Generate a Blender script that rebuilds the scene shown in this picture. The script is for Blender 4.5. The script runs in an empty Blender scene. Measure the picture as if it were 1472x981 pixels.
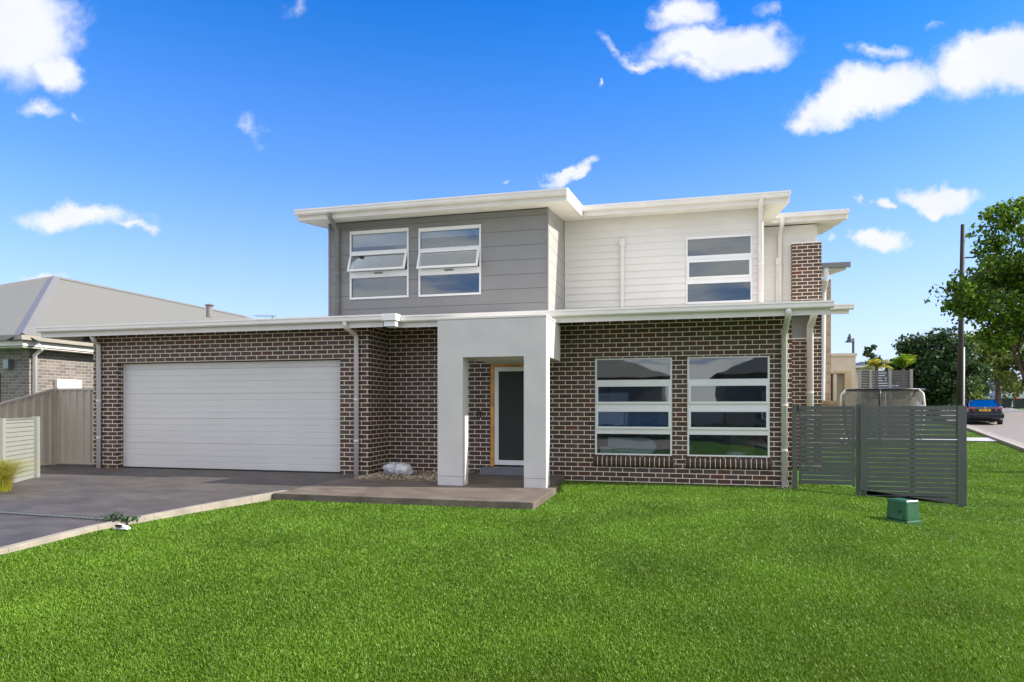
import bpy, bmesh, math, random
import numpy as np
from mathutils import Vector, Matrix
random.seed(7); RNG = np.random.default_rng(7)
sc = bpy.context.scene
COL = sc.collection
# ------------------------------------------------------------------ camera
TH = math.atan(0.2516); CS, SN = math.cos(TH), math.sin(TH)
F, CX, HY, CAMZ = 960.0, 736.0, 585.0, 1.30
cam = bpy.data.cameras.new('camera'); camo = bpy.data.objects.new('camera', cam); COL.objects.link(camo)
camo.location = (0, 0, CAMZ); camo.rotation_euler = (math.pi/2, 0, TH)
cam.sensor_width = 36; cam.lens = 36*F/1472; cam.shift_y = (HY-490.5)/1472
cam.clip_start = 0.05; cam.clip_end = 3000
sc.camera = camo
sc.view_settings.view_transform = 'Standard'; sc.view_settings.look = 'None'
sc.view_settings.gamma = 1; sc.view_settings.use_curve_mapping = False
sc.view_settings.exposure = 1.46
# ------------------------------------------------------------------ sun and sky
SUN = Vector((1.45, 0.25, 1.0)).normalized()
sl = bpy.data.lights.new('sun', 'SUN'); sl.energy = 2.8; sl.angle = math.radians(0.53); sl.color = (1, .94, .84)
slo = bpy.data.objects.new('sun', sl); COL.objects.link(slo)
slo.rotation_euler = SUN.to_track_quat('Z', 'Y').to_euler()
w = bpy.data.worlds.new('World'); sc.world = w; w.use_nodes = True
wt = w.node_tree; wn = wt.nodes; wl = wt.links
for n in list(wn): wn.remove(n)
wo = wn.new('ShaderNodeOutputWorld'); bg = wn.new('ShaderNodeBackground'); SKYS = 0.10
bg.inputs['Strength'].default_value = SKYS
wl.new(bg.outputs[0], wo.inputs[0])
sky = wn.new('ShaderNodeTexSky'); sky.sky_type = 'NISHITA'; sky.sun_disc = False
sky.sun_elevation = math.asin(SUN.z); sky.sun_rotation = math.atan2(SUN.x, SUN.y)
sky.air_density = 1.0; sky.dust_density = 0.6; sky.ozone_density = 2.0
hs = wn.new('ShaderNodeHueSaturation'); hs.inputs['Saturation'].default_value = 1.6; hs.inputs['Hue'].default_value = .514
wl.new(sky.outputs[0], hs.inputs['Color'])
def wmath(op, a, b=None, c=None, clamp=False):
    n = wn.new('ShaderNodeMath'); n.operation = op; n.use_clamp = clamp
    for i, v in enumerate((a, b, c)):
        if v is None: continue
        if isinstance(v, (int, float)): n.inputs[i].default_value = v
        else: wl.new(v, n.inputs[i])
    return n.outputs[0]
geo = wn.new('ShaderNodeTexCoord'); dirv = geo.outputs['Generated']
def wdot(v):
    n = wn.new('ShaderNodeVectorMath'); n.operation = 'DOT_PRODUCT'; wl.new(dirv, n.inputs[0]); n.inputs[1].default_value = v
    return n.outputs['Value']
# clouds: tangent-plane coordinates about one fixed compass direction (world space)
fwd = (-SN, CS, 0); rgt = (CS, SN, 0)
dz_ = wdot((0, 0, 1)); df = wdot(fwd); dr = wdot(rgt)
dfm = wmath('MAXIMUM', df, 0.05)
cx_ = wmath('DIVIDE', dr, dfm); cy_ = wmath('DIVIDE', dz_, dfm)
cmb = wn.new('ShaderNodeCombineXYZ'); wl.new(cx_, cmb.inputs[0]); wl.new(cy_, cmb.inputs[1])
nz = wn.new('ShaderNodeTexNoise'); nz.inputs['Scale'].default_value = 7; nz.inputs['Detail'].default_value = 8; nz.inputs['Roughness'].default_value = .62
wl.new(cmb.outputs[0], nz.inputs['Vector'])
nsub = wn.new('ShaderNodeVectorMath'); nsub.operation = 'SUBTRACT'; wl.new(nz.outputs['Color'], nsub.inputs[0]); nsub.inputs[1].default_value = (.5, .5, .5)
nsc = wn.new('ShaderNodeVectorMath'); nsc.operation = 'MULTIPLY'; wl.new(nsub.outputs[0], nsc.inputs[0]); nsc.inputs[1].default_value = (.19, .12, 0)
warp = wn.new('ShaderNodeVectorMath'); warp.operation = 'ADD'; wl.new(cmb.outputs[0], warp.inputs[0]); wl.new(nsc.outputs[0], warp.inputs[1])
CL = [(20, 38, 105, 78, 0, 1.0), (88, 92, 52, 34, 12, .95), (60, 148, 48, 13, 4, .5), (122, 160, 13, 10, 60, .4), (115, 306, 82, 24, 3, 1.0), (185, 322, 25, 9, 10, .6),
      (1035, 62, 108, 34, -3, 1.05), (985, 15, 52, 26, 0, .75), (990, 88, 38, 22, 10, .7), (930, 84, 52, 14, 8, .62), (874, 70, 32, 12, 25, .38),
      (812, 243, 48, 10, -22, .8), (1250, 135, 125, 36, -14, 1.05), (1420, 95, 100, 46, -12, 1.15), (1160, 160, 50, 20, -30, .7),
      (1258, 78, 36, 15, 0, .5), (1345, 275, 62, 17, 3, 1.0), (1265, 293, 22, 10, 0, .9), (1272, 343, 52, 17, -3, 1.0), (1192, 350, 14, 8, -10, .4),
      (368, 185, 18, 20, 0, .28), (430, 10, 34, 13, -15, .3), (1095, 10, 24, 16, 0, .3), (868, 122, 8, 6, 0, .5), (732, 272, 9, 4, 0, .4), (1340, 42, 18, 6, 0, .3),
      (60, 398, 50, 8, 0, .55), (1440, 360, 60, 12, -15, .25)]
mask = None
for (x, y, rx, ry, ro, am) in CL:
    s = wn.new('ShaderNodeVectorMath'); s.operation = 'SUBTRACT'; wl.new(warp.outputs[0], s.inputs[0]); s.inputs[1].default_value = ((x-CX)/F, (HY-y)/F, 0)
    m = wn.new('ShaderNodeVectorRotate'); m.rotation_type = 'Z_AXIS'; wl.new(s.outputs[0], m.inputs['Vector']); m.inputs['Angle'].default_value = math.radians(ro)
    k = wn.new('ShaderNodeVectorMath'); k.operation = 'MULTIPLY'; wl.new(m.outputs[0], k.inputs[0]); k.inputs[1].default_value = (F/rx/1.25, F/ry/1.25, 0)
    l = wn.new('ShaderNodeVectorMath'); l.operation = 'LENGTH'; wl.new(k.outputs[0], l.inputs[0])
    v = wmath('MULTIPLY', wmath('SUBTRACT', 1.0, l.outputs['Value'], clamp=True), am*2.0)
    mask = v if mask is None else wmath('MAXIMUM', mask, v)
nz2 = wn.new('ShaderNodeTexNoise'); nz2.inputs['Scale'].default_value = 16; nz2.inputs['Detail'].default_value = 8; nz2.inputs['Roughness'].default_value = .6
wl.new(cmb.outputs[0], nz2.inputs['Vector'])
m2 = wmath('ADD', mask, wmath('MULTIPLY', wmath('SUBTRACT', nz2.outputs['Fac'], .53), 1.25))
mm = wn.new('ShaderNodeMapRange'); mm.interpolation_type = 'SMOOTHSTEP'; wl.new(m2, mm.inputs['Value'])
mm.inputs['From Min'].default_value = .08; mm.inputs['From Max'].default_value = 1.2
front = wmath('MULTIPLY', mm.outputs['Result'], wmath('GREATER_THAN', df, .1))
gate_ = wmath('MULTIPLY', front, wmath('MULTIPLY', mask, 5.0, clamp=True))
# out-of-view sky: bright cloud added as neutral facade fill, also mirrored in glass
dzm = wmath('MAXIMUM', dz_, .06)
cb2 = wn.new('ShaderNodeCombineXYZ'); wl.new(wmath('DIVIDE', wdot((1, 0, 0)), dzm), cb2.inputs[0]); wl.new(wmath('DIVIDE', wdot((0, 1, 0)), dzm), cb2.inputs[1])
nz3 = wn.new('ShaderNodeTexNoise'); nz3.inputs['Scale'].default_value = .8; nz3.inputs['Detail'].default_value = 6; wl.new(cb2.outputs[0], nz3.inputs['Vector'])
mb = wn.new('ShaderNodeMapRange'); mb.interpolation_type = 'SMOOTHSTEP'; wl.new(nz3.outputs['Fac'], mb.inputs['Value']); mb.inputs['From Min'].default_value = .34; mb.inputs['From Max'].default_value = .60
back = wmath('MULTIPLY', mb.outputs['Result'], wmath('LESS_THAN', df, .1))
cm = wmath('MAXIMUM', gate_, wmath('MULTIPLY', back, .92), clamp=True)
mix = wn.new('ShaderNodeMixRGB'); wl.new(cm, mix.inputs[0]); hz = wn.new('ShaderNodeMixRGB'); hz.inputs[2].default_value = (2.35, 2.72, 4.2, 1); wl.new(hs.outputs[0], hz.inputs[1])
hzf = wmath('MULTIPLY', wmath('POWER', wmath('SUBTRACT', 1.0, wmath('DIVIDE', wmath('MAXIMUM', dz_, 0.0), .62), clamp=True), 1.9), .97); wl.new(hzf, hz.inputs[0]); wl.new(hz.outputs[0], mix.inputs[1]); cc = wn.new('ShaderNodeMixRGB'); cc.inputs[1].default_value = (3.05, 3.25, 3.75, 1); cc.inputs[2].default_value = (3.75, 3.78, 3.85, 1)
wl.new(wmath('MULTIPLY_ADD', nz.outputs['Fac'], 1.6, -.3, clamp=True), cc.inputs[0])
cb3 = wn.new('ShaderNodeMixRGB'); wl.new(wmath('LESS_THAN', df, .1), cb3.inputs[0]); wl.new(cc.outputs[0], cb3.inputs[1]); cb3.inputs[2].default_value = (6.6, 6.3, 5.9, 1)  # added back cloud made brighter than the visible cloud, for fill
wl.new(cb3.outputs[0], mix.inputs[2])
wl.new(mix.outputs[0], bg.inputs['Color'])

# ------------------------------------------------------------------ projection helpers (a pixel of a plane at distance D)
def ratio(x):
    a = (x-CX)/F
    return (a*CS-SN)/(a*SN+CS)
def P(x, y, D):
    a = (x-CX)/F; Z = D/(a*SN+CS)
    return D*ratio(x), CAMZ+(HY-y)/F*Z
def U(x, D): return D*ratio(x)
def Zz(x, y, D): return P(x, y, D)[1]

def sstep(t): t = min(max(t, 0), 1); return t*t*(3-2*t)
def gz(u, v):
    z = -0.10 - .02*max(0, 9-v) - .26*sstep((u-1.4)/3.6)
    r = max(0, v-12.6)
    z += .0225*min(r, 75) if r < 75 else .0225*75
    if u < -6: z += .06*min(1, (-6-u))
    return max(z, -.75)
def gzn(u, v):
    t = np.clip((u-1.4)/3.6, 0, 1); t = t*t*(3-2*t)
    z = -.10-.02*np.maximum(0, 9-v)-.26*t+.0225*np.clip(v-12.6, 0, 75)
    z = z+np.where(u < -6, .06*np.minimum(1, -6-u), 0)
    return np.maximum(z, -.75)

# ------------------------------------------------------------------ materials
def newmat(name):
    m = bpy.data.materials.new(name); m.use_nodes = True
    return m, m.node_tree.nodes, m.node_tree.links, m.node_tree.nodes['Principled BSDF']
def mat(name, col, rough=.6, metal=0, vary=.08, nscale=3, bump=0, bscale=60, spec=.5, detail=5, col2=None):
    m, n, l, b = newmat(name)
    b.inputs['Roughness'].default_value = rough; b.inputs['Metallic'].default_value = metal
    b.inputs['Specular IOR Level'].default_value = spec
    tc = n.new('ShaderNodeTexCoord')
    nt = n.new('ShaderNodeTexNoise'); nt.inputs['Scale'].default_value = nscale; nt.inputs['Detail'].default_value = detail
    l.new(tc.outputs['Object'], nt.inputs['Vector'])
    cr = n.new('ShaderNodeValToRGB'); l.new(nt.outputs['Fac'], cr.inputs[0])
    c2 = col2 or col
    cr.color_ramp.elements[0].position = .3; cr.color_ramp.elements[1].position = .7
    cr.color_ramp.elements[0].color = tuple(c*(1-vary) for c in col)+(1,)
    cr.color_ramp.elements[1].color = tuple(min(1, c*(1+vary)) for c in c2)+(1,)
    l.new(cr.outputs[0], b.inputs['Base Color'])
    if bump:
        n2 = n.new('ShaderNodeTexNoise'); n2.inputs['Scale'].default_value = bscale; n2.inputs['Detail'].default_value = 4
        l.new(tc.outputs['Object'], n2.inputs['Vector'])
        bp = n.new('ShaderNodeBump'); bp.inputs['Strength'].default_value = bump; bp.inputs['Distance'].default_value = .02
        l.new(n2.outputs['Fac'], bp.inputs['Height']); l.new(bp.outputs[0], b.inputs['Normal'])
    return m
def brickmat(name, ramp, mortar, msize=.011, zoff=0.0, rough=.62):
    m, n, l, b = newmat(name)
    tc = n.new('ShaderNodeNewGeometry'); sp = n.new('ShaderNodeSeparateXYZ'); l.new(tc.outputs['Position'], sp.inputs[0])
    ad = n.new('ShaderNodeMath'); ad.operation = 'ADD'; l.new(sp.outputs[0], ad.inputs[0]); l.new(sp.outputs[1], ad.inputs[1])
    az = n.new('ShaderNodeMath'); az.operation = 'ADD'; l.new(sp.outputs[2], az.inputs[0]); az.inputs[1].default_value = zoff
    cb = n.new('ShaderNodeCombineXYZ'); l.new(ad.outputs[0], cb.inputs[0]); l.new(az.outputs[0], cb.inputs[1])
    # tiny waver so no course is ruler straight
    wv = n.new('ShaderNodeTexNoise'); wv.inputs['Scale'].default_value = 9; wv.inputs['Detail'].default_value = 3; l.new(tc.outputs['Position'], wv.inputs['Vector'])
    wm = n.new('ShaderNodeVectorMath'); wm.operation = 'MULTIPLY_ADD'; l.new(wv.outputs['Color'], wm.inputs[0]); wm.inputs[1].default_value = (.006, .006, 0); l.new(cb.outputs[0], wm.inputs[2])
    br = n.new('ShaderNodeTexBrick'); l.new(wm.outputs[0], br.inputs['Vector'])
    br.inputs['Scale'].default_value = 1; br.inputs['Brick Width'].default_value = .24; br.inputs['Row Height'].default_value = .086
    br.inputs['Mortar Size'].default_value = msize/2; br.inputs['Mortar Smooth'].default_value = .15
    br.inputs['Color1'].default_value = (0, 0, 0, 1); br.inputs['Color2'].default_value = (1, 1, 1, 1); br.inputs['Mortar'].default_value = (.5, .5, .5, 1)
    cr = n.new('ShaderNodeValToRGB'); l.new(br.outputs['Color'], cr.inputs[0]); cr.color_ramp.interpolation = 'LINEAR'
    el = cr.color_ramp.elements
    while len(el) > 1: el.remove(el[-1])
    el[0].position = ramp[0][0]; el[0].color = ramp[0][1]+(1,)
    for p, c in ramp[1:]:
        e = el.new(p); e.color = c+(1,)
    fn = n.new('ShaderNodeTexNoise'); fn.inputs['Scale'].default_value = 35; fn.inputs['Detail'].default_value = 5; l.new(tc.outputs['Position'], fn.inputs['Vector'])
    fm = n.new('ShaderNodeMapRange'); l.new(fn.outputs['Fac'], fm.inputs['Value']); fm.inputs['To Min'].default_value = .72; fm.inputs['To Max'].default_value = 1.28
    mu = n.new('ShaderNodeVectorMath'); mu.operation = 'SCALE'; l.new(cr.outputs[0], mu.inputs[0]); l.new(fm.outputs[0], mu.inputs['Scale'])
    mn = n.new('ShaderNodeVectorMath'); mn.operation = 'SCALE'; mn.inputs[0].default_value = mortar; l.new(fm.outputs[0], mn.inputs['Scale'])
    mx = n.new('ShaderNodeMixRGB'); l.new(br.outputs['Fac'], mx.inputs[0]); l.new(mu.outputs[0], mx.inputs[1]); l.new(mn.outputs[0], mx.inputs[2])
    l.new(mx.outputs[0], b.inputs['Base Color'])
    rr = n.new('ShaderNodeMapRange'); l.new(br.outputs['Fac'], rr.inputs['Value']); rr.inputs['To Min'].default_value = rough; rr.inputs['To Max'].default_value = .95
    l.new(rr.outputs[0], b.inputs['Roughness'])
    hh = n.new('ShaderNodeMath'); hh.operation = 'MULTIPLY_ADD'; l.new(br.outputs['Fac'], hh.inputs[0]); hh.inputs[1].default_value = -1
    f2 = n.new('ShaderNodeMath'); f2.operation = 'MULTIPLY'; l.new(fn.outputs['Fac'], f2.inputs[0]); f2.inputs[1].default_value = .25; l.new(f2.outputs[0], hh.inputs[2])
    bp = n.new('ShaderNodeBump'); bp.inputs['Strength'].default_value = .7; bp.inputs['Distance'].default_value = .006
    l.new(hh.outputs[0], bp.inputs['Height']); l.new(bp.outputs[0], b.inputs['Normal'])
    return m
DARKRAMP = [(0, (.054, .026, .018)), (.25, (.074, .039, .030)), (.45, (.082, .053, .048)), (.6, (.066, .033, .024)), (.8, (.088, .061, .058)), (.94, (.085, .038, .030)), (1, (.12, .038, .026))]
M = {}
M['brick'] = brickmat('dark_brick', DARKRAMP, (.90, .79, .62), .0135)
M['greybrick'] = brickmat('grey_brick', [(0, (.12, .10, .092)), (.5, (.17, .15, .135)), (1, (.22, .195, .17))], (.42, .39, .34))
M['tanbrick'] = brickmat('tan_brick', [(0, (.34, .22, .14)), (.5, (.42, .28, .18)), (1, (.48, .35, .24))], (.55, .45, .33))
M['trim'] = mat('cream_trim', (.77, .735, .68), .42, vary=.05)
M['soffit'] = mat('soffit_sheet', (.76, .73, .65), .8, vary=.04)
M['white'] = mat('white_powdercoat', (.80, .80, .79), .35, vary=.03)
M['pipe'] = mat('pipe_paint', (.76, .71, .69), .4, vary=.05)
M['clad_grey'] = mat('grey_cladding', (.235, .235, .235), .6, vary=.05, nscale=2, bump=.05)
M['clad_greyside'] = M['clad_grey']
M['clad_cream'] = mat('cream_cladding', (.72, .705, .67), .6, vary=.04, nscale=1.5, bump=.04)
M['render'] = mat('render_grey', (.60, .585, .56), .85, vary=.055, nscale=2.2, bump=.3, bscale=180)
M['garage'] = mat('garage_door', (.64, .63, .61), .45, vary=.03, nscale=.8, bump=.12, bscale=140)
M['roofm'] = mat('roof_metal', (.50, .49, .45), .5, vary=.06)
M['timber'] = mat('door_timber', (.68, .33, .07), .5, vary=.25, nscale=8)
M['dark'] = mat('interior_dark', (.05, .05, .05), .9)
M['room'] = mat('room_wall', (.42, .40, .36), .9)
M['black'] = mat('black_plastic', (.02, .02, .022), .4)
M['stepm'] = mat('step_tile', (.16, .17, .19), .5, vary=.1)
M['fence'] = mat('fence_green_grey', (.088, .096, .088), .45, vary=.1, nscale=2)
M['sage'] = mat('sage_metal', (.255, .265, .235), .5, vary=.05)
M['tinfence'] = mat('tin_fence', (.47, .42, .34), .45, vary=.06)
M['greenbox'] = mat('green_plastic', (.022, .105, .045), .3, vary=.15, nscale=6)
M['paling'] = mat('paling_timber', (.42, .30, .18), .8, vary=.25, nscale=6)
M['creamwall'] = mat('cream_render', (.66, .59, .47), .85, vary=.05)
M['tinroof'] = None
M['darkroof'] = mat('dark_roof', (.06, .065, .075), .5)
M['bark'] = mat('bark', (.10, .075, .055), .9, vary=.35, nscale=9, bump=.6, bscale=30)
M['pole'] = mat('pole_rust', (.02, .015, .013), .7, vary=.3, nscale=4)
M['concrete'] = mat('concrete', (.42, .40, .36), .85, vary=.14, nscale=3, bump=.2, bscale=80)
M['rubber'] = mat('rubber', (.02, .02, .02), .8)
M['chrome'] = mat('alloy', (.5, .5, .52), .3, metal=.9)
M['binb'] = mat('bin_dark', (.02, .03, .025), .5)
M['bing'] = mat('bin_green', (.01, .18, .09), .5)
M['binr'] = mat('bin_red', (.42, .02, .02), .5)
M['tail'] = mat('tail_red', (.55, .015, .012), .15)
M['bluecar'] = mat('blue_paint', (.01, .04, .28), .2)
M['yellow'] = mat('plate_yellow', (.75, .48, .03), .4)
M['card'] = mat('cardboard', (.36, .20, .09), .85, vary=.15)
M['blue'] = mat('blue_sheet', (.02, .14, .42), .6, vary=.08)
M['porcelain'] = mat('porcelain', (.85, .86, .84), .25)
M['tape'] = mat('red_tape', (.6, .03, .02), .5)
def carpaint():
    m, n, l, b = newmat('car_paint_navy'); b.inputs['Base Color'].default_value = (.006, .009, .02, 1); b.inputs['Roughness'].default_value = .18
    b.inputs['Coat Weight'].default_value = .8; return m
M['carpaint'] = carpaint()
def glass(name, refl=.30, tint=(.75, .8, .82)):
    m = bpy.data.materials.new(name); m.use_nodes = True; n = m.node_tree.nodes; l = m.node_tree.links
    n.clear(); o = n.new('ShaderNodeOutputMaterial'); mx = n.new('ShaderNodeMixShader'); g = n.new('ShaderNodeBsdfGlossy'); t = n.new('ShaderNodeBsdfTransparent')
    g.inputs['Roughness'].default_value = .015; g.inputs['Color'].default_value = (.9, .95, 1, 1); t.inputs['Color'].default_value = tint+(1,)
    fr = n.new('ShaderNodeFresnel'); fr.inputs['IOR'].default_value = 1.5
    ad = n.new('ShaderNodeMath'); ad.operation = 'ADD'; ad.use_clamp = True; ad.inputs[1].default_value = refl; l.new(fr.outputs[0], ad.inputs[0])
    nt = n.new('ShaderNodeTexNoise'); nt.inputs['Scale'].default_value = 1.1; tc = n.new('ShaderNodeTexCoord'); l.new(tc.outputs['Object'], nt.inputs['Vector'])
    bp = n.new('ShaderNodeBump'); bp.inputs['Strength'].default_value = .12; bp.inputs['Distance'].default_value = .02; l.new(nt.outputs['Fac'], bp.inputs['Height']); l.new(bp.outputs[0], g.inputs['Normal'])
    l.new(ad.outputs[0], mx.inputs[0]); l.new(t.outputs[0], mx.inputs[1]); l.new(g.outputs[0], mx.inputs[2]); l.new(mx.outputs[0], o.inputs[0])
    return m
M['glass'] = glass('window_glass', .06)
M['carglass'] = glass('car_glass', .35, (.2, .25, .3))
def meshmat(name, col, op):
    m = bpy.data.materials.new(name); m.use_nodes = True; n = m.node_tree.nodes; l = m.node_tree.links
    b = n['Principled BSDF']; b.inputs['Base Color'].default_value = col+(1,); b.inputs['Roughness'].default_value = .7
    o = n['Material Output']; mx = n.new('ShaderNodeMixShader'); t = n.new('ShaderNodeBsdfTransparent'); mx.inputs[0].default_value = op
    l.new(t.outputs[0], mx.inputs[1]); l.new(b.outputs[0], mx.inputs[2]); l.new(mx.outputs[0], o.inputs[0]); return m
M['screen'] = meshmat('door_mesh', (.03, .034, .032), .86)
M['net'] = meshmat('safety_net', (.13, .125, .11), .55)
def leafmat(name, c1, c2, c3, trans=.35, rough=.5):
    m = bpy.data.materials.new(name); m.use_nodes = True; n = m.node_tree.nodes; l = m.node_tree.links
    b = n['Principled BSDF']; b.inputs['Roughness'].default_value = rough; b.inputs['Specular IOR Level'].default_value = .3
    g = n.new('ShaderNodeNewGeometry'); cr = n.new('ShaderNodeValToRGB'); l.new(g.outputs['Random Per Island'], cr.inputs[0])
    e = cr.color_ramp.elements; e[0].color = c1+(1,); e[1].color = c3+(1,); k = e.new(.55); k.color = c2+(1,)
    nt = n.new('ShaderNodeTexNoise'); nt.inputs['Scale'].default_value = .9; nt.inputs['Detail'].default_value = 3; l.new(g.outputs['Position'], nt.inputs['Vector'])
    mr = n.new('ShaderNodeMapRange'); l.new(nt.outputs['Fac'], mr.inputs['Value']); mr.inputs['From Min'].default_value = .3; mr.inputs['From Max'].default_value = .7; mr.inputs['To Min'].default_value = .78; mr.inputs['To Max'].default_value = 1.22
    sc_ = n.new('ShaderNodeVectorMath'); sc_.operation = 'SCALE'; l.new(cr.outputs[0], sc_.inputs[0]); l.new(mr.outputs[0], sc_.inputs['Scale'])
    l.new(sc_.outputs[0], b.inputs['Base Color'])
    t = n.new('ShaderNodeBsdfTranslucent'); l.new(sc_.outputs[0], t.inputs['Color'])
    mx = n.new('ShaderNodeMixShader'); mx.inputs[0].default_value = trans; l.new(b.outputs[0], mx.inputs[1]); l.new(t.outputs[0], mx.inputs[2])
    l.new(mx.outputs[0], n['Material Output'].inputs[0]); return m
M['lawn'] = leafmat('lawn_blade', (.084, .170, .007), (.135, .248, .014), (.20, .34, .038), .3)
M['leaf_street'] = leafmat('leaf_street', (.04, .10, .008), (.09, .19, .014), (.28, .40, .035), .45)
M['leaf_dark'] = leafmat('leaf_dark', (.016, .040, .014), (.035, .075, .022), (.09, .15, .04), .3)
M['leaf_light'] = leafmat('leaf_light', (.06, .10, .015), (.14, .20, .03), (.38, .40, .12), .45)
M['leaf_yellow'] = leafmat('leaf_yellow', (.18, .22, .02), (.38, .36, .04), (.6, .5, .08), .4)
M['leaf_palm'] = leafmat('leaf_palm', (.06, .13, .01), (.16, .26, .02), (.4, .45, .05), .4)
def groundmat():
    m, n, l, b = newmat('ground_soil'); b.inputs['Roughness'].default_value = .95; b.inputs['Specular IOR Level'].default_value = .1
    g = n.new('ShaderNodeNewGeometry'); a = n.new('ShaderNodeTexNoise'); a.inputs['Scale'].default_value = 1.3; a.inputs['Detail'].default_value = 8; a.inputs['Roughness'].default_value = .7
    l.new(g.outputs['Position'], a.inputs['Vector']); cr = n.new('ShaderNodeValToRGB'); l.new(a.outputs['Fac'], cr.inputs[0])
    cr.color_ramp.elements[0].color = (.035, .10, .012, 1); cr.color_ramp.elements[0].position = .35
    cr.color_ramp.elements[1].color = (.08, .17, .025, 1); cr.color_ramp.elements[1].position = .7
    l.new(cr.outputs[0], b.inputs['Base Color']); return m
M['ground'] = groundmat()
def slabmat(name, c1, c2, c3):
    m, n, l, b = newmat(name); b.inputs['Roughness'].default_value = .62
    g = n.new('ShaderNodeNewGeometry'); mp = n.new('ShaderNodeMapping'); mp.inputs['Scale'].default_value = (1.1, 1.8, 1); mp.inputs['Rotation'].default_value = (0, 0, .18); l.new(g.outputs['Position'], mp.inputs[0])
    a = n.new('ShaderNodeTexNoise'); a.inputs['Scale'].default_value = 1.5; a.inputs['Detail'].default_value = 9; a.inputs['Roughness'].default_value = .68; a.inputs['Distortion'].default_value = .6
    l.new(mp.outputs[0], a.inputs['Vector']); cr = n.new('ShaderNodeValToRGB'); l.new(a.outputs['Fac'], cr.inputs[0]); e = cr.color_ramp.elements
    e[0].position = .32; e[0].color = c1+(1,); e[1].position = .72; e[1].color = c3+(1,); k = e.new(.52); k.color = c2+(1,)
    sp = n.new('ShaderNodeTexNoise'); sp.inputs['Scale'].default_value = 90; sp.inputs['Detail'].default_value = 3; l.new(g.outputs['Position'], sp.inputs['Vector'])
    mr = n.new('ShaderNodeMapRange'); l.new(sp.outputs['Fac'], mr.inputs['Value']); mr.inputs['From Min'].default_value = .3; mr.inputs['From Max'].default_value = .7; mr.inputs['To Min'].default_value = .75; mr.inputs['To Max'].default_value = 1.3
    s = n.new('ShaderNodeVectorMath'); s.operation = 'SCALE'; l.new(cr.outputs[0], s.inputs[0]); l.new(mr.outputs[0], s.inputs['Scale']); l.new(s.outputs[0], b.inputs['Base Color'])
    bp = n.new('ShaderNodeBump'); bp.inputs['Strength'].default_value = .35; bp.inputs['Distance'].default_value = .01; l.new(sp.outputs['Fac'], bp.inputs['Height']); l.new(bp.outputs[0], b.inputs['Normal'])
    return m
M['drive'] = slabmat('stamped_concrete', (.052, .046, .043), (.082, .071, .065), (.128, .111, .100))
M['porch'] = slabmat('porch_concrete', (.080, .064, .052), (.135, .108, .086), (.21, .17, .135))
M['road'] = slabmat('road_asphalt', (.20, .165, .135), (.235, .20, .165), (.28, .24, .20))
M['foot'] = slabmat('footpath', (.36, .36, .37), (.44, .44, .45), (.52, .52, .52))
M['gravel'] = leafmat('pebbles', (.10, .07, .05), (.27, .20, .13), (.62, .55, .45), 0, .85)
M['rock'] = mat('rock_white', (.30, .32, .36), .85, vary=.4, nscale=9, bump=.8, bscale=14, col2=(.55, .56, .56))
def ribroof(name, col, ax):
    m, n, l, b = newmat(name); b.inputs['Base Color'].default_value = col+(1,); b.inputs['Roughness'].default_value = .45
    g = n.new('ShaderNodeNewGeometry'); sp = n.new('ShaderNodeSeparateXYZ'); l.new(g.outputs['Position'], sp.inputs[0])
    wv = n.new('ShaderNodeMath'); wv.operation = 'MULTIPLY'; wv.inputs[1].default_value = 2*math.pi/.076; l.new(sp.outputs[ax], wv.inputs[0])
    s = n.new('ShaderNodeMath'); s.operation = 'SINE'; l.new(wv.outputs[0], s.inputs[0])
    bp = n.new('ShaderNodeBump'); bp.inputs['Strength'].default_value = .5; bp.inputs['Distance'].default_value = .008; l.new(s.outputs[0], bp.inputs['Height']); l.new(bp.outputs[0], b.inputs['Normal'])
    return m
M['nroof_x'] = ribroof('neighbour_roof_front', (.235, .220, .165), 0)
M['nroof_y'] = ribroof('neighbour_roof_side', (.225, .211, .158), 1)

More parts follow.
